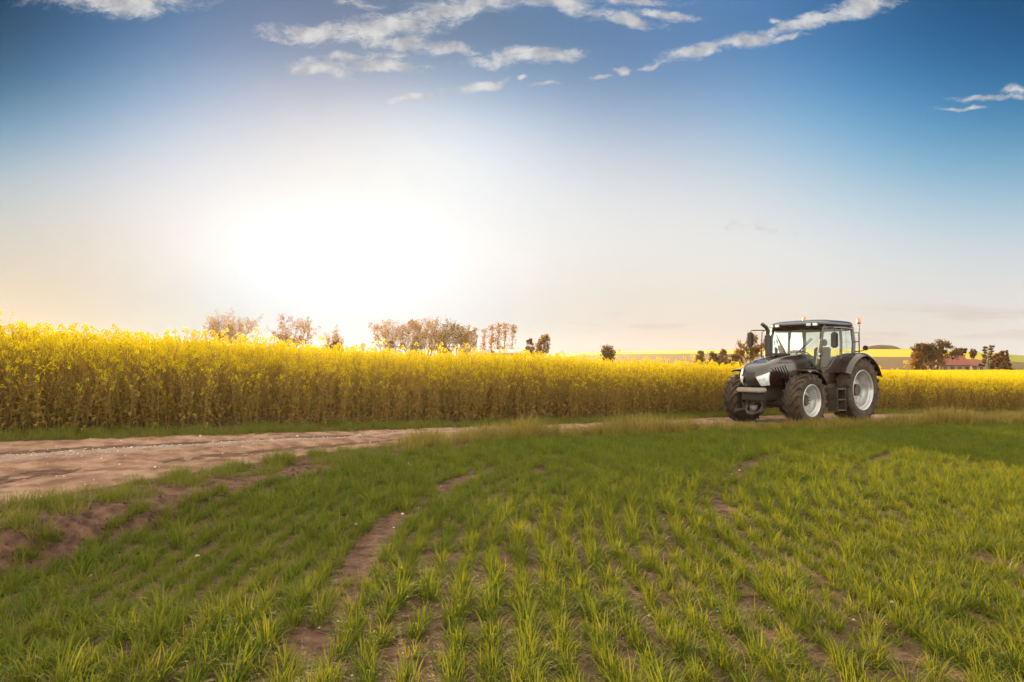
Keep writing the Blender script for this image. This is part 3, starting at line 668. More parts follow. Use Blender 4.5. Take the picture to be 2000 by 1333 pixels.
T('bush', 1420, 1456, 690, 153, 'right end bush of the dark hedge, next to the airy tree', 'bush', fol_olive, 37, 'bush', 1.2, group='hedge bushes')
T('tree', 1774, 1832, 674, 175, 'broad dense round tree left of the red roofed farmhouse', 'tree', fol_olive, 40, 'round', 1.5)
T('tree', 1812, 1862, 667, 180, 'taller spreading tree overtopping the farmhouse roof from behind', 'tree', fol_dark, 41, 'round', .9, .5)
T('bush', 1775, 1812, 690, 172, 'lighter bush at the foot of the broad dense tree', 'bush', fol_gold, 42, 'bush', 1.3)
T('bush', 1806, 1848, 686, 173, 'brown bush between the broad tree and the farmhouse', 'bush', fol_red, 43, 'bush', 1.1)
T('small_tree', 1862, 1884, 682, 230, 'flat topped small tree peeping over the farmhouse ridge', 'tree', fol_dark, 44, 'round', .7)
T('small_tree', 1894, 1907, 680, 215, 'bare thin tree behind the right end of the farmhouse roof', 'tree', fol_dark, 45, 'sparse', .3)
T('pine', 1912, 1946, 678, 178, 'tiered dark pine right of the farmhouse', 'tree', fol_dark, 46, 'pine', 1)
T('bush', 1936, 1966, 699, 180, 'low russet bush between the pine and the spruce', 'bush', fol_red, 47, 'bush', 1)
T('small_tree', 1940, 1964, 688, 200, 'yellowish round tree behind the russet bush', 'tree', fol_gold, 48, 'round', .9)
T('spruce', 1956, 1978, 685, 182, 'narrow dark spruce with pointed tip at the far right', 'tree', fol_dark, 49, 'conifer', 1)

# ------------------------------------------------------------------ buildings
rooft = mat('red_tile', (.22, .055, .03), .8, var=(.17, .045, .025), scale=1.2, bump=.03, bscale=4)
plaster = mat('pale_wall', (.28, .19, .13), .85, var=(.36, .26, .19), scale=1.5)
glassd = mat('window_glass', (.03, .03, .035), .15); white = mat('painted_frame', (.36, .28, .22), .5)
metalroof = mat('grey_sheet_roof', (.42, .44, .50), .45, var=(.36, .38, .44), scale=1)
brickm = mat('brick', (.28, .12, .08), .85, var=(.22, .10, .07), scale=3)
def house(name, px0, px1, pyr, pye, Y, label, roofm, wallm, depth=7, chim=True, nwin=4, hip=0.0):
    x0 = at(px0, 700, Y)[0]; x1 = at(px1, 700, Y)[0]; zr = at(px0, pyr, Y + depth / 2)[2]; ze = at(px0, pye, Y)[2]; gz = float(G(np.array([(x0 + x1) / 2]), np.array([Y + 3.]), False)[0])
    t = empty(name, ((x0 + x1) / 2, Y, gz)); w = (x1 - x0) / 2; tag(t, label, 'house' if 'house' in name else 'barn'); zr -= gz; ze -= gz
    b = MB(); b.box(-w + .3, w - .3, .35, depth - .35, -.3, ze)
    if hip < .5:
        for s_ in (-w + .3, w - .3 - .2): b.add([(s_, .4, ze - .1), (s_ + .2, .4, ze - .1), (s_ + .2, depth - .4, ze - .1), (s_, depth - .4, ze - .1), (s_, depth / 2, zr - .15), (s_ + .2, depth / 2, zr - .15)], [(0, 1, 2, 3), (0, 3, 4), (1, 5, 2), (0, 4, 5, 1), (3, 2, 5, 4)])
    b.build('wall', wallm, t, smooth=False)
    b = MB(); e_ = ze - .12
    for sg in (0, 1):
        ye = 0 if sg == 0 else depth
        lo0, lo1 = (-w, ye, e_), (w, ye, e_); hi0, hi1 = (-w + hip, depth / 2, zr), (w - hip, depth / 2, zr)
        b.add([lo0, lo1, hi1, hi0, (-w, ye, e_ - .16), (w, ye, e_ - .16), (w - hip, depth / 2, zr - .16), (-w + hip, depth / 2, zr - .16)], [(0, 1, 2, 3), (7, 6, 5, 4), (0, 4, 5, 1), (1, 5, 6, 2), (3, 7, 4, 0)])
    rf = b.build('roof', roofm, t, smooth=False)
    if chim:
        b = MB(); b.box(w * .35 - .3, w * .35 + .3, depth / 2 - .3, depth / 2 + .3, zr - .6, zr + .7); b.box(w * .35 - .36, w * .35 + .36, depth / 2 - .36, depth / 2 + .36, zr + .7, zr + .82); b.build('chimney', brickm, rf, smooth=False)
    for k in range(nwin):
        cx = -w + .3 + (2 * w - .6) * (k + .5) / nwin; b = MB(); b.box(cx - .55, cx + .55, .29, .36, ze * .38, ze * .38 + 1.15); wf = b.build('window', white, t, smooth=False)
        b = MB(); b.box(cx - .47, cx - .03, .275, .30, ze * .38 + .08, ze * .38 + 1.07); b.box(cx + .03, cx + .47, .275, .30, ze * .38 + .08, ze * .38 + 1.07); b.build('pane', glassd, wf, smooth=False)
    return t
h = house('farmhouse', 1838, 1899, 695, 712.5, 185, 'long low farmhouse with red tiled roof and pale walls among trees', rooft, plaster, nwin=4, chim=False)
house('farmhouse', 1897, 1926, 702, 713.5, 192, 'shorter red roofed farmhouse wing behind the tiered pine', rooft, plaster, nwin=2, chim=False)
house('barn', 967, 1017, 683, 688.5, 140, 'barn with pale blue-grey sheet roof just above the yellow crop', metalroof, plaster, nwin=0, chim=False)
house('barn', 894, 918, 678, 684, 148, 'small brown roofed shed at the right end of the wind-bent trees', mat('brown_roof', (.2, .12, .08), .8, var=(.16, .1, .06), scale=1), brickm, depth=5, nwin=0, chim=False)
house('barn', 940, 958, 684.5, 689, 142, 'small grey roofed shed left of the blue-grey barn', mat('grey_roof', (.28, .26, .25), .7, var=(.22, .2, .2), scale=1), plaster, depth=5, nwin=0, chim=False)
b = MB(); x_, y_, z_ = at(709, 671, 90); gz = float(G(np.array([x_]), np.array([90.]), False)[0]); b.tube([(0, 0, 0), (0, 0, z_ - gz)], [.10, .08], 8); b.tube([(-.25, 0, z_ - gz - .3), (.25, 0, z_ - gz - .3)], .03, 6)
o = b.build('pole', bark); o.location = (x_, y_, gz); tag(o, 'thin short pole sticking up from the crop in the brightest glare', 'pole')

# broad-leaved weed on the verge
def weed(px, py, Y, label, H, seed):
    x_, y_, _ = at(px, py, Y); t = empty('weed', (x_, y_, float(G(np.array([x_]), np.array([y_]))[0])), 0); tag(t, label, 'plant')
    r = np.random.default_rng(seed); V, F = blades(90, H * .4, H, .10, .028, .28, .5, 4, r)
    c = np_mesh('foliage', np.array(V), np.array(F), [greengrass], smooth=True); c.parent = t
    b = MB()
    for k in range(4): b.tube([(0, 0, 0), (r.normal(0, .06), r.normal(0, .06), H * .9)], [.007, .003], 5)
    b.build('stem', stem, t)
weed(1266, 828, 17.6, 'upright leafy green weed on the verge left of the tractor', .52, 3)

# ------------------------------------------------------------------ tractor
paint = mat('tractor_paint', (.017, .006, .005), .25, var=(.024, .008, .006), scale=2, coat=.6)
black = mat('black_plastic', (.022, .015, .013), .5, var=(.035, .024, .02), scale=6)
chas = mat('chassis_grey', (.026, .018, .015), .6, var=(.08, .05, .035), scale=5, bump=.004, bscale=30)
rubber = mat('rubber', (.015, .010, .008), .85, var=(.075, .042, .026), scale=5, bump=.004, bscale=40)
silver = mat('rim_silver', (.47, .47, .51), .33, var=(.34, .31, .30), scale=4, metal=.35, coat=.3)
chrome = mat('lamp_reflector', (.8, .8, .84), .12, metal=.7)
amber = mat('amber_lens', (.9, .22, .01), .25, coat=.5)
seatm = mat('seat_cloth', (.10, .06, .06), .9); interior = mat('cab_interior', (.16, .10, .095), .8)
def lensmat():
    m = bpy.data.materials.new('lamp_lens'); m.use_nodes = True; nt = m.node_tree; p = nt.nodes['Principled BSDF']; p.inputs['Base Color'].default_value = (.80, .82, .88, 1); p.inputs['Roughness'].default_value = .12
    v = nt.nodes.new('ShaderNodeTexVoronoi'); v.inputs['Scale'].default_value = 9; t = nt.nodes.new('ShaderNodeTexCoord'); nt.links.new(t.outputs['Object'], v.inputs['Vector'])
    r = nt.nodes.new('ShaderNodeMix'); r.data_type = 'RGBA'; nt.links.new(v.outputs['Distance'], r.inputs[0]); r.inputs[6].default_value = (.9, .92, .96, 1); r.inputs[7].default_value = (.30, .32, .38, 1); nt.links.new(r.outputs[2], p.inputs['Base Color']); p.inputs['Coat Weight'].default_value = 1
    return m
lens = lensmat()
def panemat():
    m = bpy.data.materials.new('cab_glass'); m.use_nodes = True; nt = m.node_tree; nt.nodes.clear(); L = nt.links.new
    o = nt.nodes.new('ShaderNodeOutputMaterial'); t = nt.nodes.new('ShaderNodeBsdfTransparent'); t.inputs[0].default_value = (.86, .93, .90, 1)
    g = nt.nodes.new('ShaderNodeBsdfGlossy'); g.inputs['Roughness'].default_value = .03; f = nt.nodes.new('ShaderNodeFresnel'); f.inputs[0].default_value = 1.5
    s = nt.nodes.new('ShaderNodeMixShader'); L(f.outputs[0], s.inputs[0]); L(t.outputs[0], s.inputs[1]); L(g.outputs[0], s.inputs[2]); L(s.outputs[0], o.inputs[0]); return m
pane = panemat()

hd = Vector((-.808, -.589)); lf = Vector((.589, -.808)); RA = Vector((9.95, 21.77))
TR = empty('tractor', (RA.x + hd.x * 1.375, RA.y + hd.y * 1.375, 0.0), math.atan2(hd.y, hd.x))
TR.location.z = float(G(np.array([8.6]), np.array([20.3]), False)[0]) - .03
TR.location.x *= .985; TR.location.y *= .985; TR.scale = (1.02,) * 3
tag(TR, 'dark farm tractor with silver wheel rims parked at the crop edge', 'tractor')
OX = -1.375      # local origin is mid wheelbase; parts are modelled from the rear axle
class TB(MB):
    def build(s, name, m, parent=None, **k):
        s.v = [(x + OX, y, z) for x, y, z in s.v] if parent is TR else s.v
        return super().build(name, m, parent or TR, **k)
def sh(o): return o

# wheels
def wheel(kind, ax, Rr, Wt, rim, yc, side, nl):
    hub = MB()
    hub.lathe([(-.06, 0), (-.06, .15), (.02, .15), (.05, .11), (.05, 0)], 24, c=(0, side * (Wt * .5) * .02, 0))
    for k in range(8):
        a = k / 8 * 6.283; hub.lathe([(-.02, 0), (-.02, .016), (.03, .014), (.03, 0)], 6, c=(.115 * math.cos(a), side * (.06), .115 * math.sin(a)))
    h_ = hub.build(kind, chas, TR); h_.location = (ax + OX, side * yc, Rr)
    c = Rr - .05; w = Wt / 2
    t = MB()
    prof = [(-w * .80, rim + .00), (-w * .93, rim + .05), (-w, rim + (c - rim) * .45), (-w * .97, c - .09), (-w * .86, c - .03), (-w * .5, c - .006), (0, c), (w * .5, c - .006), (w * .86, c - .03), (w * .97, c - .09), (w, rim + (c - rim) * .45), (w * .93, rim + .05), (w * .80, rim + .0)]
    t.lathe(prof, 64)
    for k in range(nl):
        for sg in (-1, 1):
            a0 = (k + (.5 if sg > 0 else 0)) / nl * 6.2832; path = []
            for j in range(7):
                u_ = j / 6; y_ = sg * (.015 + u_ * (w * 1.0 - .015)); an = a0 + .36 * (1 - (1 - u_) ** 1.5) * (.85 / Rr) * 1.0
                rr_ = Rr - .012 - .03 * u_ ** 4
                path.append((y_, an, rr_, u_))
            path.append((sg * w * 1.02, path[-1][1] + .02, Rr - .13, 1.0))
            vs = []; hw = .021 * (.75 / Rr) ** .3
            for (y_, an, rr_, u_) in path:
                for da, dr in ((-1.35, -.05), (-.85, 0), (.85, 0), (1.35, -.05)):
                    A = an + da * (hw + .006 * u_) / Rr; q_ = rr_ + dr
                    vs.append((q_ * math.cos(A), y_, q_ * math.sin(A)))
            fs = []
            for j in range(len(path) - 1):
                for m_ in range(3): fs.append((j * 4 + m_, j * 4 + m_ + 1, (j + 1) * 4 + m_ + 1, (j + 1) * 4 + m_))
            fs.append((3, 2, 1, 0)); e_ = (len(path) - 1) * 4; fs.append((e_, e_ + 1, e_ + 2, e_ + 3)); t.add(vs, fs)
    t.build('tyre', rubber, h_, angle=40)
    r_ = MB(); o = side
    pr = [(w * .86, rim + .022), (w * .90, rim + .01), (w * .88, rim - .012), (w * .80, rim - .03), (w * .62, rim - .045), (w * .55, rim - .075), (w * .40, rim - .085), (w * .10, rim - .11), (w * .0, rim - .13), (-w * .12, rim - .135), (-w * .14, rim * .66), (w * .02, rim * .52), (w * .06, rim * .40), (w * .06, .17), (-w * .02, .15)]
    r_.lathe([(o * a, b_) for a, b_ in pr], 64)
    pr2 = [(-w * .85, rim + .02), (-w * .88, rim - .01), (-w * .6, rim - .05), (-w * .14, rim - .135)]
    r_.lathe([(o * a, b_) for a, b_ in pr2], 48)
    for k in range(8):
        a = (k + .5) / 8 * 6.283; rr_ = rim * .74; cx, cz = rr_ * math.cos(a), rr_ * math.sin(a)
        r_.lathe([(-o * (w * .14), .03), (o * (w * .02), .028), (o * (w * .02), 0.0)], 8, c=(cx, 0, cz))
    r_.build('rim', silver, h_, angle=30)
    return h_
for sd_ in (1, -1):
    wheel('rear_wheel', 0, .98, .60, .575, .90, sd_, 21)
    wf = wheel('front_wheel', 2.75, .755, .50, .425, .95, sd_, 19)

# hood
HV = [0, .2, .42, .6, .75, .88, 1.0]
HWd = [.37, .415, .42, .40, .33, .20, 0.0]; HFx = [3.74, 3.84, 3.82, 3.72, 3.55, 3.30, 3.1]
HZr = [1.18, 1.42, 1.66, 1.86, 1.98, 2.03, 2.05]; HZf = [1.13, 1.28, 1.50, 1.66, 1.76, 1.83, 1.85]
def ci(v, A): # smooth interpolation
    v = min(max(v, 0), 1); i = max(k for k in range(len(HV) - 1) if HV[k] <= v + 1e-9); t_ = (v - HV[i]) / (HV[i + 1] - HV[i])
    p0 = A[max(i - 1, 0)]; p1 = A[i]; p2 = A[i + 1]; p3 = A[min(i + 2, len(A) - 1)]
    return .5 * ((2 * p1) + (-p0 + p2) * t_ + (2 * p0 - 5 * p1 + 4 * p2 - p3) * t_ ** 2 + (-p0 + 3 * p1 - 3 * p2 + p3) * t_ ** 3)
def hoodpt(s_, v, off=0.0):
    # s_ 0..1 : left rear -> around the nose -> right rear
    w_ = max(ci(v, HWd), 0.0) + off; fx = ci(v, HFx) + off; xr = 1.62; xc = fx - .42
    a = .36
    if s_ < a: t_ = s_ / a; x_ = xr + (xc - xr) * t_; y_ = w_
    elif s_ > 1 - a: t_ = (1 - s_) / a; x_ = xr + (xc - xr) * t_; y_ = -w_
    else:
        th = (s_ - a) / (1 - 2 * a) * math.pi; cs, sn = math.cos(th), math.sin(th); e_ = .62
        y_ = w_ * math.copysign(abs(cs) ** e_, cs); x_ = xc + (fx - xc) * abs(sn) ** e_
    zr_, zf_ = ci(v, HZr), ci(v, HZf); k = min(max((x_ - 1.62) / (ci(v, HFx) - 1.62), 0), 1)
    z_ = zr_ + (zf_ - zr_) * (k ** 2.2)
    return (x_, y_, z_ + (off if v > .8 else 0))
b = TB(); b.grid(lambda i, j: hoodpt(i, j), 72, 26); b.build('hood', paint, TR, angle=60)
for sg, (s0, s1) in ((1, (.40, .475)), (-1, (.60, .525))):
    b = TB(); b.grid(lambda i, j: hoodpt(s0 - (.02 if sg > 0 else -.02) + (s1 - s0 + (.02 if sg > 0 else -.02)) * i * (1 - .28 * (1 - j)), .05 + .36 * j * (1 - .25 * i), .010), 14, 10); hl = b.build('headlight', lens, TR, solid=-.012)
b = TB()   # grille opening between and under the headlights
b.grid(lambda i, j: hoodpt(.485 + .03 * i, .03 + .42 * j, .006), 6, 10)
for k in range(7): b.tube([hoodpt(.487 + .026 * t_ / 6, .06 + .055 * k, .012) for t_ in range(7)], .005, 5)
b.build('front_grille', black, TR)
for sg in (0, 1):   # curved air louvres on both hood sides
    b = TB()
    for k in range(6):
        s0 = .20 + .024 * k; pts = []
        for j in range(7): v_ = .16 + .34 * j / 6; s_ = s0 + .05 * (j / 6) ** 1.6; pts.append(hoodpt(1 - s_ if sg else s_, v_, .006))
        b.tube(pts, .009, 5)
    b.build('side_louvre', black, TR)
b = TB()   # seam strips and raised vent on the hood top
for s_ in (.10, .90): b.tube([hoodpt(s_ + (.34 if s_ < .5 else -.34) * t_ / 12, .80, .004) for t_ in range(13)], .008, 5)
b.build('hood_trim', silver, TR)
b = TB(); b.box(2.05, 2.75, -.13, .13, 1.99, 2.055); b.build('hood_vent', black, TR, bevel=.02)

# chassis, engine, axle
b = TB(); b.box(-.45, 1.3, -.34, .34, .62, 1.25); b.box(1.25, 2.5, -.28, .28, .60, 1.2); b.box(2.4, 3.55, -.20, .20, .72, 1.14); b.box(1.5, 2.4, -.32, .32, 1.15, 1.6)
b.build('chassis', chas, TR, bevel=.03)
b = TB(); b.tube([(0, -1.0, .98), (0, -.4, .98)], .17, 14); b.tube([(0, .4, .98), (0, 1.0, .98)], .17, 14); b.tube([(0, -.45, .98), (0, .45, .98)], .27, 14); b.build('rear_axle', chas, TR)
b = TB(); b.tube([(2.75, -.8, .74), (2.75, -.3, .66), (2.75, .3, .66), (2.75, .8, .74)], [.10, .13, .13, .10], 12); b.tube([(2.75, .62, .55), (2.75, .66, .98)], .09, 10); b.tube([(2.75, -.62, .55), (2.75, -.66, .98)], .09, 10)
b.tube([(2.5, -.7, .72), (2.5, .7, .72)], .03, 8); b.tube([(2.75, 0, .66), (1.6, 0, .72)], .07, 8); b.build('front_axle', chas, TR)
b = TB(); b.box(3.62, 3.95, -.38, .38, .98, 1.10); b.build('front_bumper', mat('bumper_grey', (.34, .29, .27), .45, var=(.28, .23, .21), scale=4), TR, bevel=.03)
b = TB(); b.box(3.45, 3.72, -.36, .36, .74, .97); b.box(3.55, 3.66, -.30, -.20, .45, .80); b.box(3.55, 3.66, .20, .30, .45, .80); b.build('front_frame', black, TR, bevel=.03)
b = TB(); b.tube([(3.60, -.24, .62), (3.72, -.22, .48), (3.78, -.12, .40), (3.80, 0, .38), (3.78, .12, .40), (3.72, .22, .48), (3.60, .24, .62)], .035, 8); b.tube([(3.6, -.26, .5), (4.0, -.36, .46)], .04, 8); b.tube([(3.6, .26, .5), (4.0, .36, .46)], .04, 8)
b.build('front_hitch', chas, TR)
# fuel tank and steps
for sg in (1, -1):
    b = TB(); b.prism([(.98, .52), (1.98, .52), (2.02, .62), (1.98, 1.10), (1.80, 1.22), (1.0, 1.22)], sg * .36, sg * .88); b.build('fuel_tank', black, TR, bevel=.04)
    b = TB()
    for k, z_ in enumerate((.42, .72, 1.02)): b.box(1.02, 1.42, sg * (.90 if sg > 0 else 1.18), sg * (1.18 if sg > 0 else .90), z_, z_ + .035)
    for x_ in (1.00, 1.44): b.box(x_ - .012, x_ + .012, min(sg * .88, sg * 1.17), max(sg * .88, sg * 1.17), .40, 1.08)
    b.build('steps', chas, TR)
# fenders
def fender(name, ax, zc, rad, a0, a1, y0, y1, m, lip=.05, side=1, th=.028, flare=0):
    b = TB()
    def fn(i, j):
        a = R(a0 + (a1 - a0) * i); k = j
        r_ = rad + flare * (abs(i - .5) * 2) ** 3
        if k > .85: rr_ = r_ - lip * ((k - .85) / .15) ** 1.5
        elif k < .1: rr_ = r_ - lip * .4 * ((.1 - k) / .1)
        else: rr_ = r_ + .012 * math.sin((k - .1) / .75 * math.pi)
        return (ax + rr_ * math.cos(a), side * (y0 + (y1 - y0) * k), zc + rr_ * math.sin(a))
    b.grid(fn, 30, 14); return b.build(name, m, TR, solid=th, angle=50)
for sg in (1, -1):
    fender('rear_fender', 0, .98, 1.09, 158, 28, .60, 1.27, paint, .09, sg)
    fender('front_fender', 2.75, .78, .82, 152, 74, .72, 1.24, paint, .05, sg)
    b = TB(); b.tube([(2.75, sg * .5, 1.0), (2.75, sg * .66, 1.25), (2.75, sg * .8, 1.58)], .03, 6); b.build('fender_bracket', black, TR)
    # inner wall joining fender and cab
    b = TB(); arc = [(1.07 * math.cos(R(a)), .98 + 1.07 * math.sin(R(a))) for a in range(28, 160, 8)]
    b.prism([(.95, 1.15)] + arc + [(-.95, 1.3)], sg * .60, sg * .66); b.build('fender_inner_wall', black, TR)
# cab lower body
b = TB()
for sg in (1, -1):
    b.prism([(1.66, 1.60), (1.40, 1.60), (1.24, 1.66), (1.04, 1.84), (.84, 1.96), (-.18, 1.96), (-.18, 1.02), (.98, 1.02), (1.66, 1.28)], sg * .67, sg * .84)
b.box(-.18, 1.66, -.66, .66, 1.10, 1.34)
b.box(1.50, 1.68, -.66, .66, 1.30, 1.62); b.box(-.20, -.08, -.66, .66, 1.30, 1.9)
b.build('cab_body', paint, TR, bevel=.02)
# pillars
b = TB()
for sg in (1, -1):
    b.tube([(1.70, sg * .70, 1.50), (1.70, sg * .76, 1.9), (1.60, sg * .80, 2.5), (1.48, sg * .80, 2.86)], [.055, .055, .05, .055], 6)
    b.tube([(.62, sg * .83, 1.90), (.60, sg * .84, 2.4), (.56, sg * .80, 2.86)], .04, 6)
    b.tube([(-.14, sg * .80, 1.90), (-.20, sg * .80, 2.4), (-.16, sg * .76, 2.86)], [.06, .055, .055], 6)
    b.tube([(1.50, sg * .82, 2.80), (.5, sg * .84, 2.82), (-.16, sg * .78, 2.80)], .04, 6)
    b.tube([(1.70, sg * .76, 1.60), (1.35, sg * .83, 1.62), (1.22, sg * .84, 1.70), (1.04, sg * .84, 1.86), (.84, sg * .84, 1.98), (.62, sg * .84, 1.98)], .022, 6)
b.tube([(1.68, -.72, 1.64), (1.76, 0, 1.66), (1.68, .72, 1.64)], .03, 6)
b.tube([(1.50, -.8, 2.80), (1.56, 0, 2.82), (1.50, .8, 2.80)], .04, 6)
b.build('cab_frame', paint, TR, angle=50)
# panes
b = TB(); b.grid(lambda i, j: (1.70 + .07 * math.sin(i * math.pi) - .20 * j ** 1.6, (-.74 + 1.48 * i), 1.64 + 1.16 * j), 10, 8); b.build('windscreen', pane, TR)
for sg in (1, -1):
    b = TB(); b.add([(1.66, sg * .79, 1.64), (1.35, sg * .825, 1.65), (1.22, sg * .83, 1.72), (1.04, sg * .835, 1.88), (.84, sg * .835, 1.99), (.64, sg * .835, 1.99), (.59, sg * .82, 2.80), (1.46, sg * .80, 2.80)], [tuple(range(8))]); b.build('door_window', pane, TR, smooth=False)
    b = TB(); b.add([(.60, sg * .83, 1.98), (-.12, sg * .80, 1.98), (-.16, sg * .78, 2.78), (.55, sg * .81, 2.80)], [(0, 1, 2, 3)]); b.build('side_window', pane, TR, smooth=False)
    b = TB(); b.tube([(.70, sg * .88, 2.0), (.70, sg * .90, 2.12), (.76, sg * .90, 2.14)], .014, 6); b.build('door_handle', black, TR)
b = TB(); b.add([(-.18, -.74, 1.95), (-.18, .74, 1.95), (-.20, .74, 2.78), (-.20, -.74, 2.78)], [(0, 1, 2, 3)]); b.build('rear_window', pane, TR, smooth=False)
# roof
def roof_fn(i, j):
    a = i * 2 * math.pi; e_ = .34
    cx = math.copysign(abs(math.cos(a)) ** e_, math.cos(a)); sy = math.copysign(abs(math.sin(a)) ** e_, math.sin(a))
    lv = [(.0, 2.83), (.90, 2.83), (.97, 2.85), (1.0, 2.90), (.985, 2.955), (.93, 3.0), (.78, 3.035), (.4, 3.06), (0, 3.07)]
    f_ = j * (len(lv) - 1); k = min(int(f_), len(lv) - 2); t_ = f_ - k; s_ = lv[k][0] * (1 - t_) + lv[k + 1][0] * t_; z_ = lv[k][1] * (1 - t_) + lv[k + 1][1] * t_
    hx_ = 1.0; x_ = .73 + hx_ * cx * s_; y_ = .90 * sy * s_
    return (x_, y_, z_ - .035 * max(0, (x_ - 1.2)) * 2 * (1 if z_ > 2.9 else .2) + (.01 if x_ < 1.4 else -.04) * (1 if z_ < 2.86 else 0))
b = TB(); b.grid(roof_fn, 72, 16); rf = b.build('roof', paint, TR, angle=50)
def lampbox(name, x_, y_, z_, w_, h_, par=None, yaw=0, tilt=0, round_=False, r_=.05):
    b = TB()
    if round_:
        b.lathe([(-.05, 0), (-.05, r_ * .7), (0, r_), (.03, r_), (.03, r_ * .9), (.02, 0)], 18, c=(x_, y_, z_), axis='x'); o = b.build(name, black, TR)
        b2 = MB(); b2.lathe([(.026, r_ * .88), (.036, r_ * .5), (.04, 0)], 18, c=(x_ + OX, y_, z_), axis='x'); b2.build('lens', lens, o)
    else:
        b.box(x_ - .05, x_, y_ - w_ / 2, y_ + w_ / 2, z_ - h_ / 2, z_ + h_ / 2); o = b.build(name, black, TR, bevel=.008)
        b2 = MB(); b2.box(x_ + OX, x_ + OX + .012, y_ - w_ * .44, y_ + w_ * .44, z_ - h_ * .4, z_ + h_ * .4); b2.build('lens', lens, o, bevel=.004)
    return o
for y_ in (-.70, -.50, .50, .70): lampbox('work_light', 1.745, y_, 2.885, .165, .095)
for (x_, y_, z_, r_) in ((1.94, .93, 2.02, .05), (1.98, -.93, 2.06, .05), (1.95, -.93, 1.93, .045), (1.94, .93, 1.90, .035)): lampbox('marker_light', x_, y_, z_, 0, 0, round_=True, r_=r_)
for sg in (1, -1):
    b = TB(); b.tube([(1.70, sg * .76, 1.92), (1.92, sg * .90, 1.94), (1.93, sg * .93, 2.0)], .014, 6); b.build('light_bracket', black, TR)
# exhaust
b = TB(); b.tube([(2.08, -.60, 1.75), (2.08, -.60, 1.95), (2.07, -.60, 2.58), (2.07, -.60, 2.62)], [.085, .095, .095, .06], 14)
b.tube([(2.07, -.60, 2.60), (2.08, -.60, 2.74), (2.14, -.61, 2.84), (2.30, -.64, 2.93)], [.058, .058, .056, .052], 12); ex = b.build('exhaust', black, TR)
b = TB(); b.tube([(1.74, -.95, 2.76), (1.78, -.99, 2.70), (1.80, -1.0, 1.98), (1.74, -.82, 1.92)], .013, 6); b.build('grab_rail', black, TR)
b = TB(); b.tube([(1.74, .90, 2.45), (1.78, .93, 2.40), (1.78, .93, 2.0), (1.74, .84, 1.95)], .013, 6); b.build('grab_rail', black, TR)
# mirrors
for sg, x0_, ym, xm in ((-1, 1.5, 1.38, 1.80), (1, 1.5, 1.22, 1.66)):
    b = TB(); b.tube([(x0_, sg * .80, 2.74), (x0_ + .1, sg * 1.0, 2.78), (xm, sg * (ym - .04), 2.78), (xm, sg * ym, 2.74), (xm, sg * ym, 2.62)], .016, 6); arm = b.build('mirror_arm', black, TR)
    b = MB(); zt = 2.72 if sg < 0 else 2.64; b.box(xm - .05 + OX, xm + .05 + OX, sg * ym - .10, sg * ym + .10, zt - .44, zt); b.build('mirror', black, arm, bevel=.035)
# beacons
def beacon(x_, y_, z_, r_=.06, h_=.13):
    b = TB(); b.lathe([(0, 0), (0, r_ * 1.05), (.035, r_ * 1.0), (.035, 0)], 18, c=(x_, y_, z_), axis='z'); o = b.build('beacon', black, TR)
    b2 = MB(); b2.lathe([(.035, r_ * .92), (.035 + h_ * .7, r_ * .85), (.035 + h_ * .93, r_ * .6), (.035 + h_, 0)], 18, c=(x_ + OX, y_, z_), axis='z'); b2.build('amber_dome', amber, o)
beacon(.35, -.45, 3.055)
b = TB(); b.tube([(-.16, .98, 2.02), (-.16, .98, 2.96)], .018, 8); b.tube([(-.16, .80, 2.40), (-.16, .98, 2.42)], .014, 6); b.tube([(-.16, .80, 2.12), (-.16, .98, 2.12)], .018, 6); b.tube([(-.16, .98, 2.12), (-.22, 1.10, 2.16)], .014, 6); b.tube([(-.16, .80, 2.68), (-.16, .98, 2.68)], .010, 6); b.build('beacon_post', black, TR)
beacon(-.16, .98, 2.95, .062, .14)
b = TB(); b.lathe([(-.06, 0), (-.06, .05), (.0, .075), (.05, .075), (.05, .06), (.03, 0)], 18, c=(-.24, 1.14, 2.22), axis='x'); b.build('rear_work_light', black, TR)
# wiper
b = TB(); b.tube([(1.76, .62, 2.46), (1.80, .30, 2.16), (1.82, .10, 2.0)], .012, 6); b.tube([(1.78, .60, 2.50), (1.81, .14, 2.02)], .010, 4); b.build('wiper', black, TR)
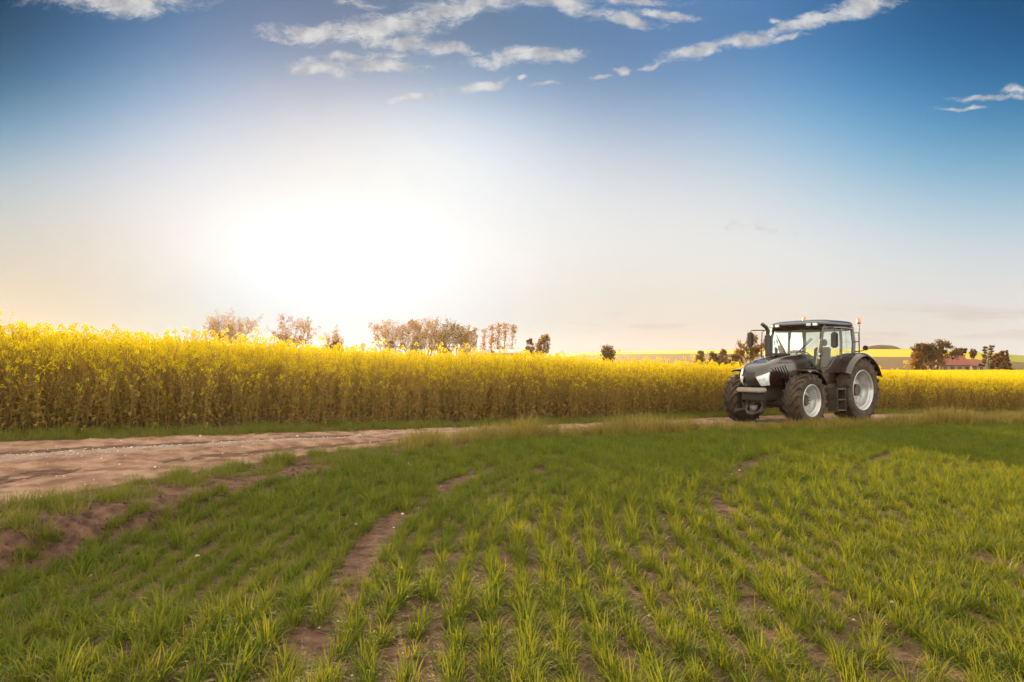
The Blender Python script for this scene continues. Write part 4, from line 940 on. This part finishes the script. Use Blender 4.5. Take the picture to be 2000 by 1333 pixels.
# inside the cab
b = TB(); b.box(.18, .66, -.26, .26, 1.50, 1.64); b.build('seat', seatm, TR, bevel=.05)
b = TB(); b.prism([(.12, 1.62), (.28, 1.62), (.20, 2.26), (.06, 2.26)], -.25, .25); b.prism([(.06, 2.29), (.16, 2.29), (.13, 2.50), (.05, 2.50)], -.14, .14); b.build('seat_back', seatm, TR, bevel=.04)
b = TB(); b.tube([(1.45, 0, 1.5), (1.22, 0, 1.98)], .05, 8)
b.lathe([(0, .19), (.015, .205), (0, .22), (-.015, .205)], 28, close=True, c=(0, 0, 0), axis='z'); n_ = 28 * 4
Mr = Matrix.Translation((1.20, 0, 2.02)) @ Matrix.Rotation(R(-30), 4, 'Y')
for k in range(len(b.v) - n_, len(b.v)): b.v[k] = tuple(Mr @ Vector(b.v[k]))
for a in (0, 2.1, 4.2): p = Mr @ Vector((.2 * math.cos(a), .2 * math.sin(a), 0)); b.tube([(1.20, 0, 2.02), p], .014, 5)
b.build('steering_wheel', black, TR)
b = TB(); b.prism([(1.38, 1.34), (1.66, 1.34), (1.62, 1.78), (1.46, 1.82), (1.38, 1.70)], -.30, .30); b.build('dashboard', interior, TR, bevel=.03)
b = TB(); b.box(.2, .95, -.62, -.34, 1.5, 1.76); b.tube([(.8, -.5, 1.76), (.85, -.52, 1.95)], .02, 6); b.build('side_console', interior, TR, bevel=.03)
b = TB(); b.box(-.12, 1.5, -.74, .74, 2.74, 2.82); b.build('cab_headlining', interior, TR, bevel=.02)
b = TB(); b.tube([(-.5, -.45, .75), (-1.05, -.42, .62)], .04, 8); b.tube([(-.5, .45, .75), (-1.05, .42, .62)], .04, 8); b.tube([(-.45, 0, 1.2), (-.95, 0, 1.0)], .035, 8); b.box(-.75, -.4, -.1, .1, .45, .62); b.build('rear_hitch', chas, TR)

# ------------------------------------------------------------------ haze in the air
def haze(density, g, col):
    m = bpy.data.materials.new('haze'); m.use_nodes = True; nt = m.node_tree; nt.nodes.clear()
    o = nt.nodes.new('ShaderNodeOutputMaterial'); v = nt.nodes.new('ShaderNodeVolumePrincipled')
    v.inputs['Color'].default_value = (*col, 1); v.inputs['Density'].default_value = density; v.inputs['Anisotropy'].default_value = g
    nt.links.new(v.outputs[0], o.inputs['Volume'])
    b = MB(); b.box(-330, 480, -24, 470, -3.5, 15.5); h = b.build('haze', m, smooth=False); tag(h, 'thin warm evening haze over the whole scene', kind='stuff')
haze(.00007, .75, (1.0, .93, .84))
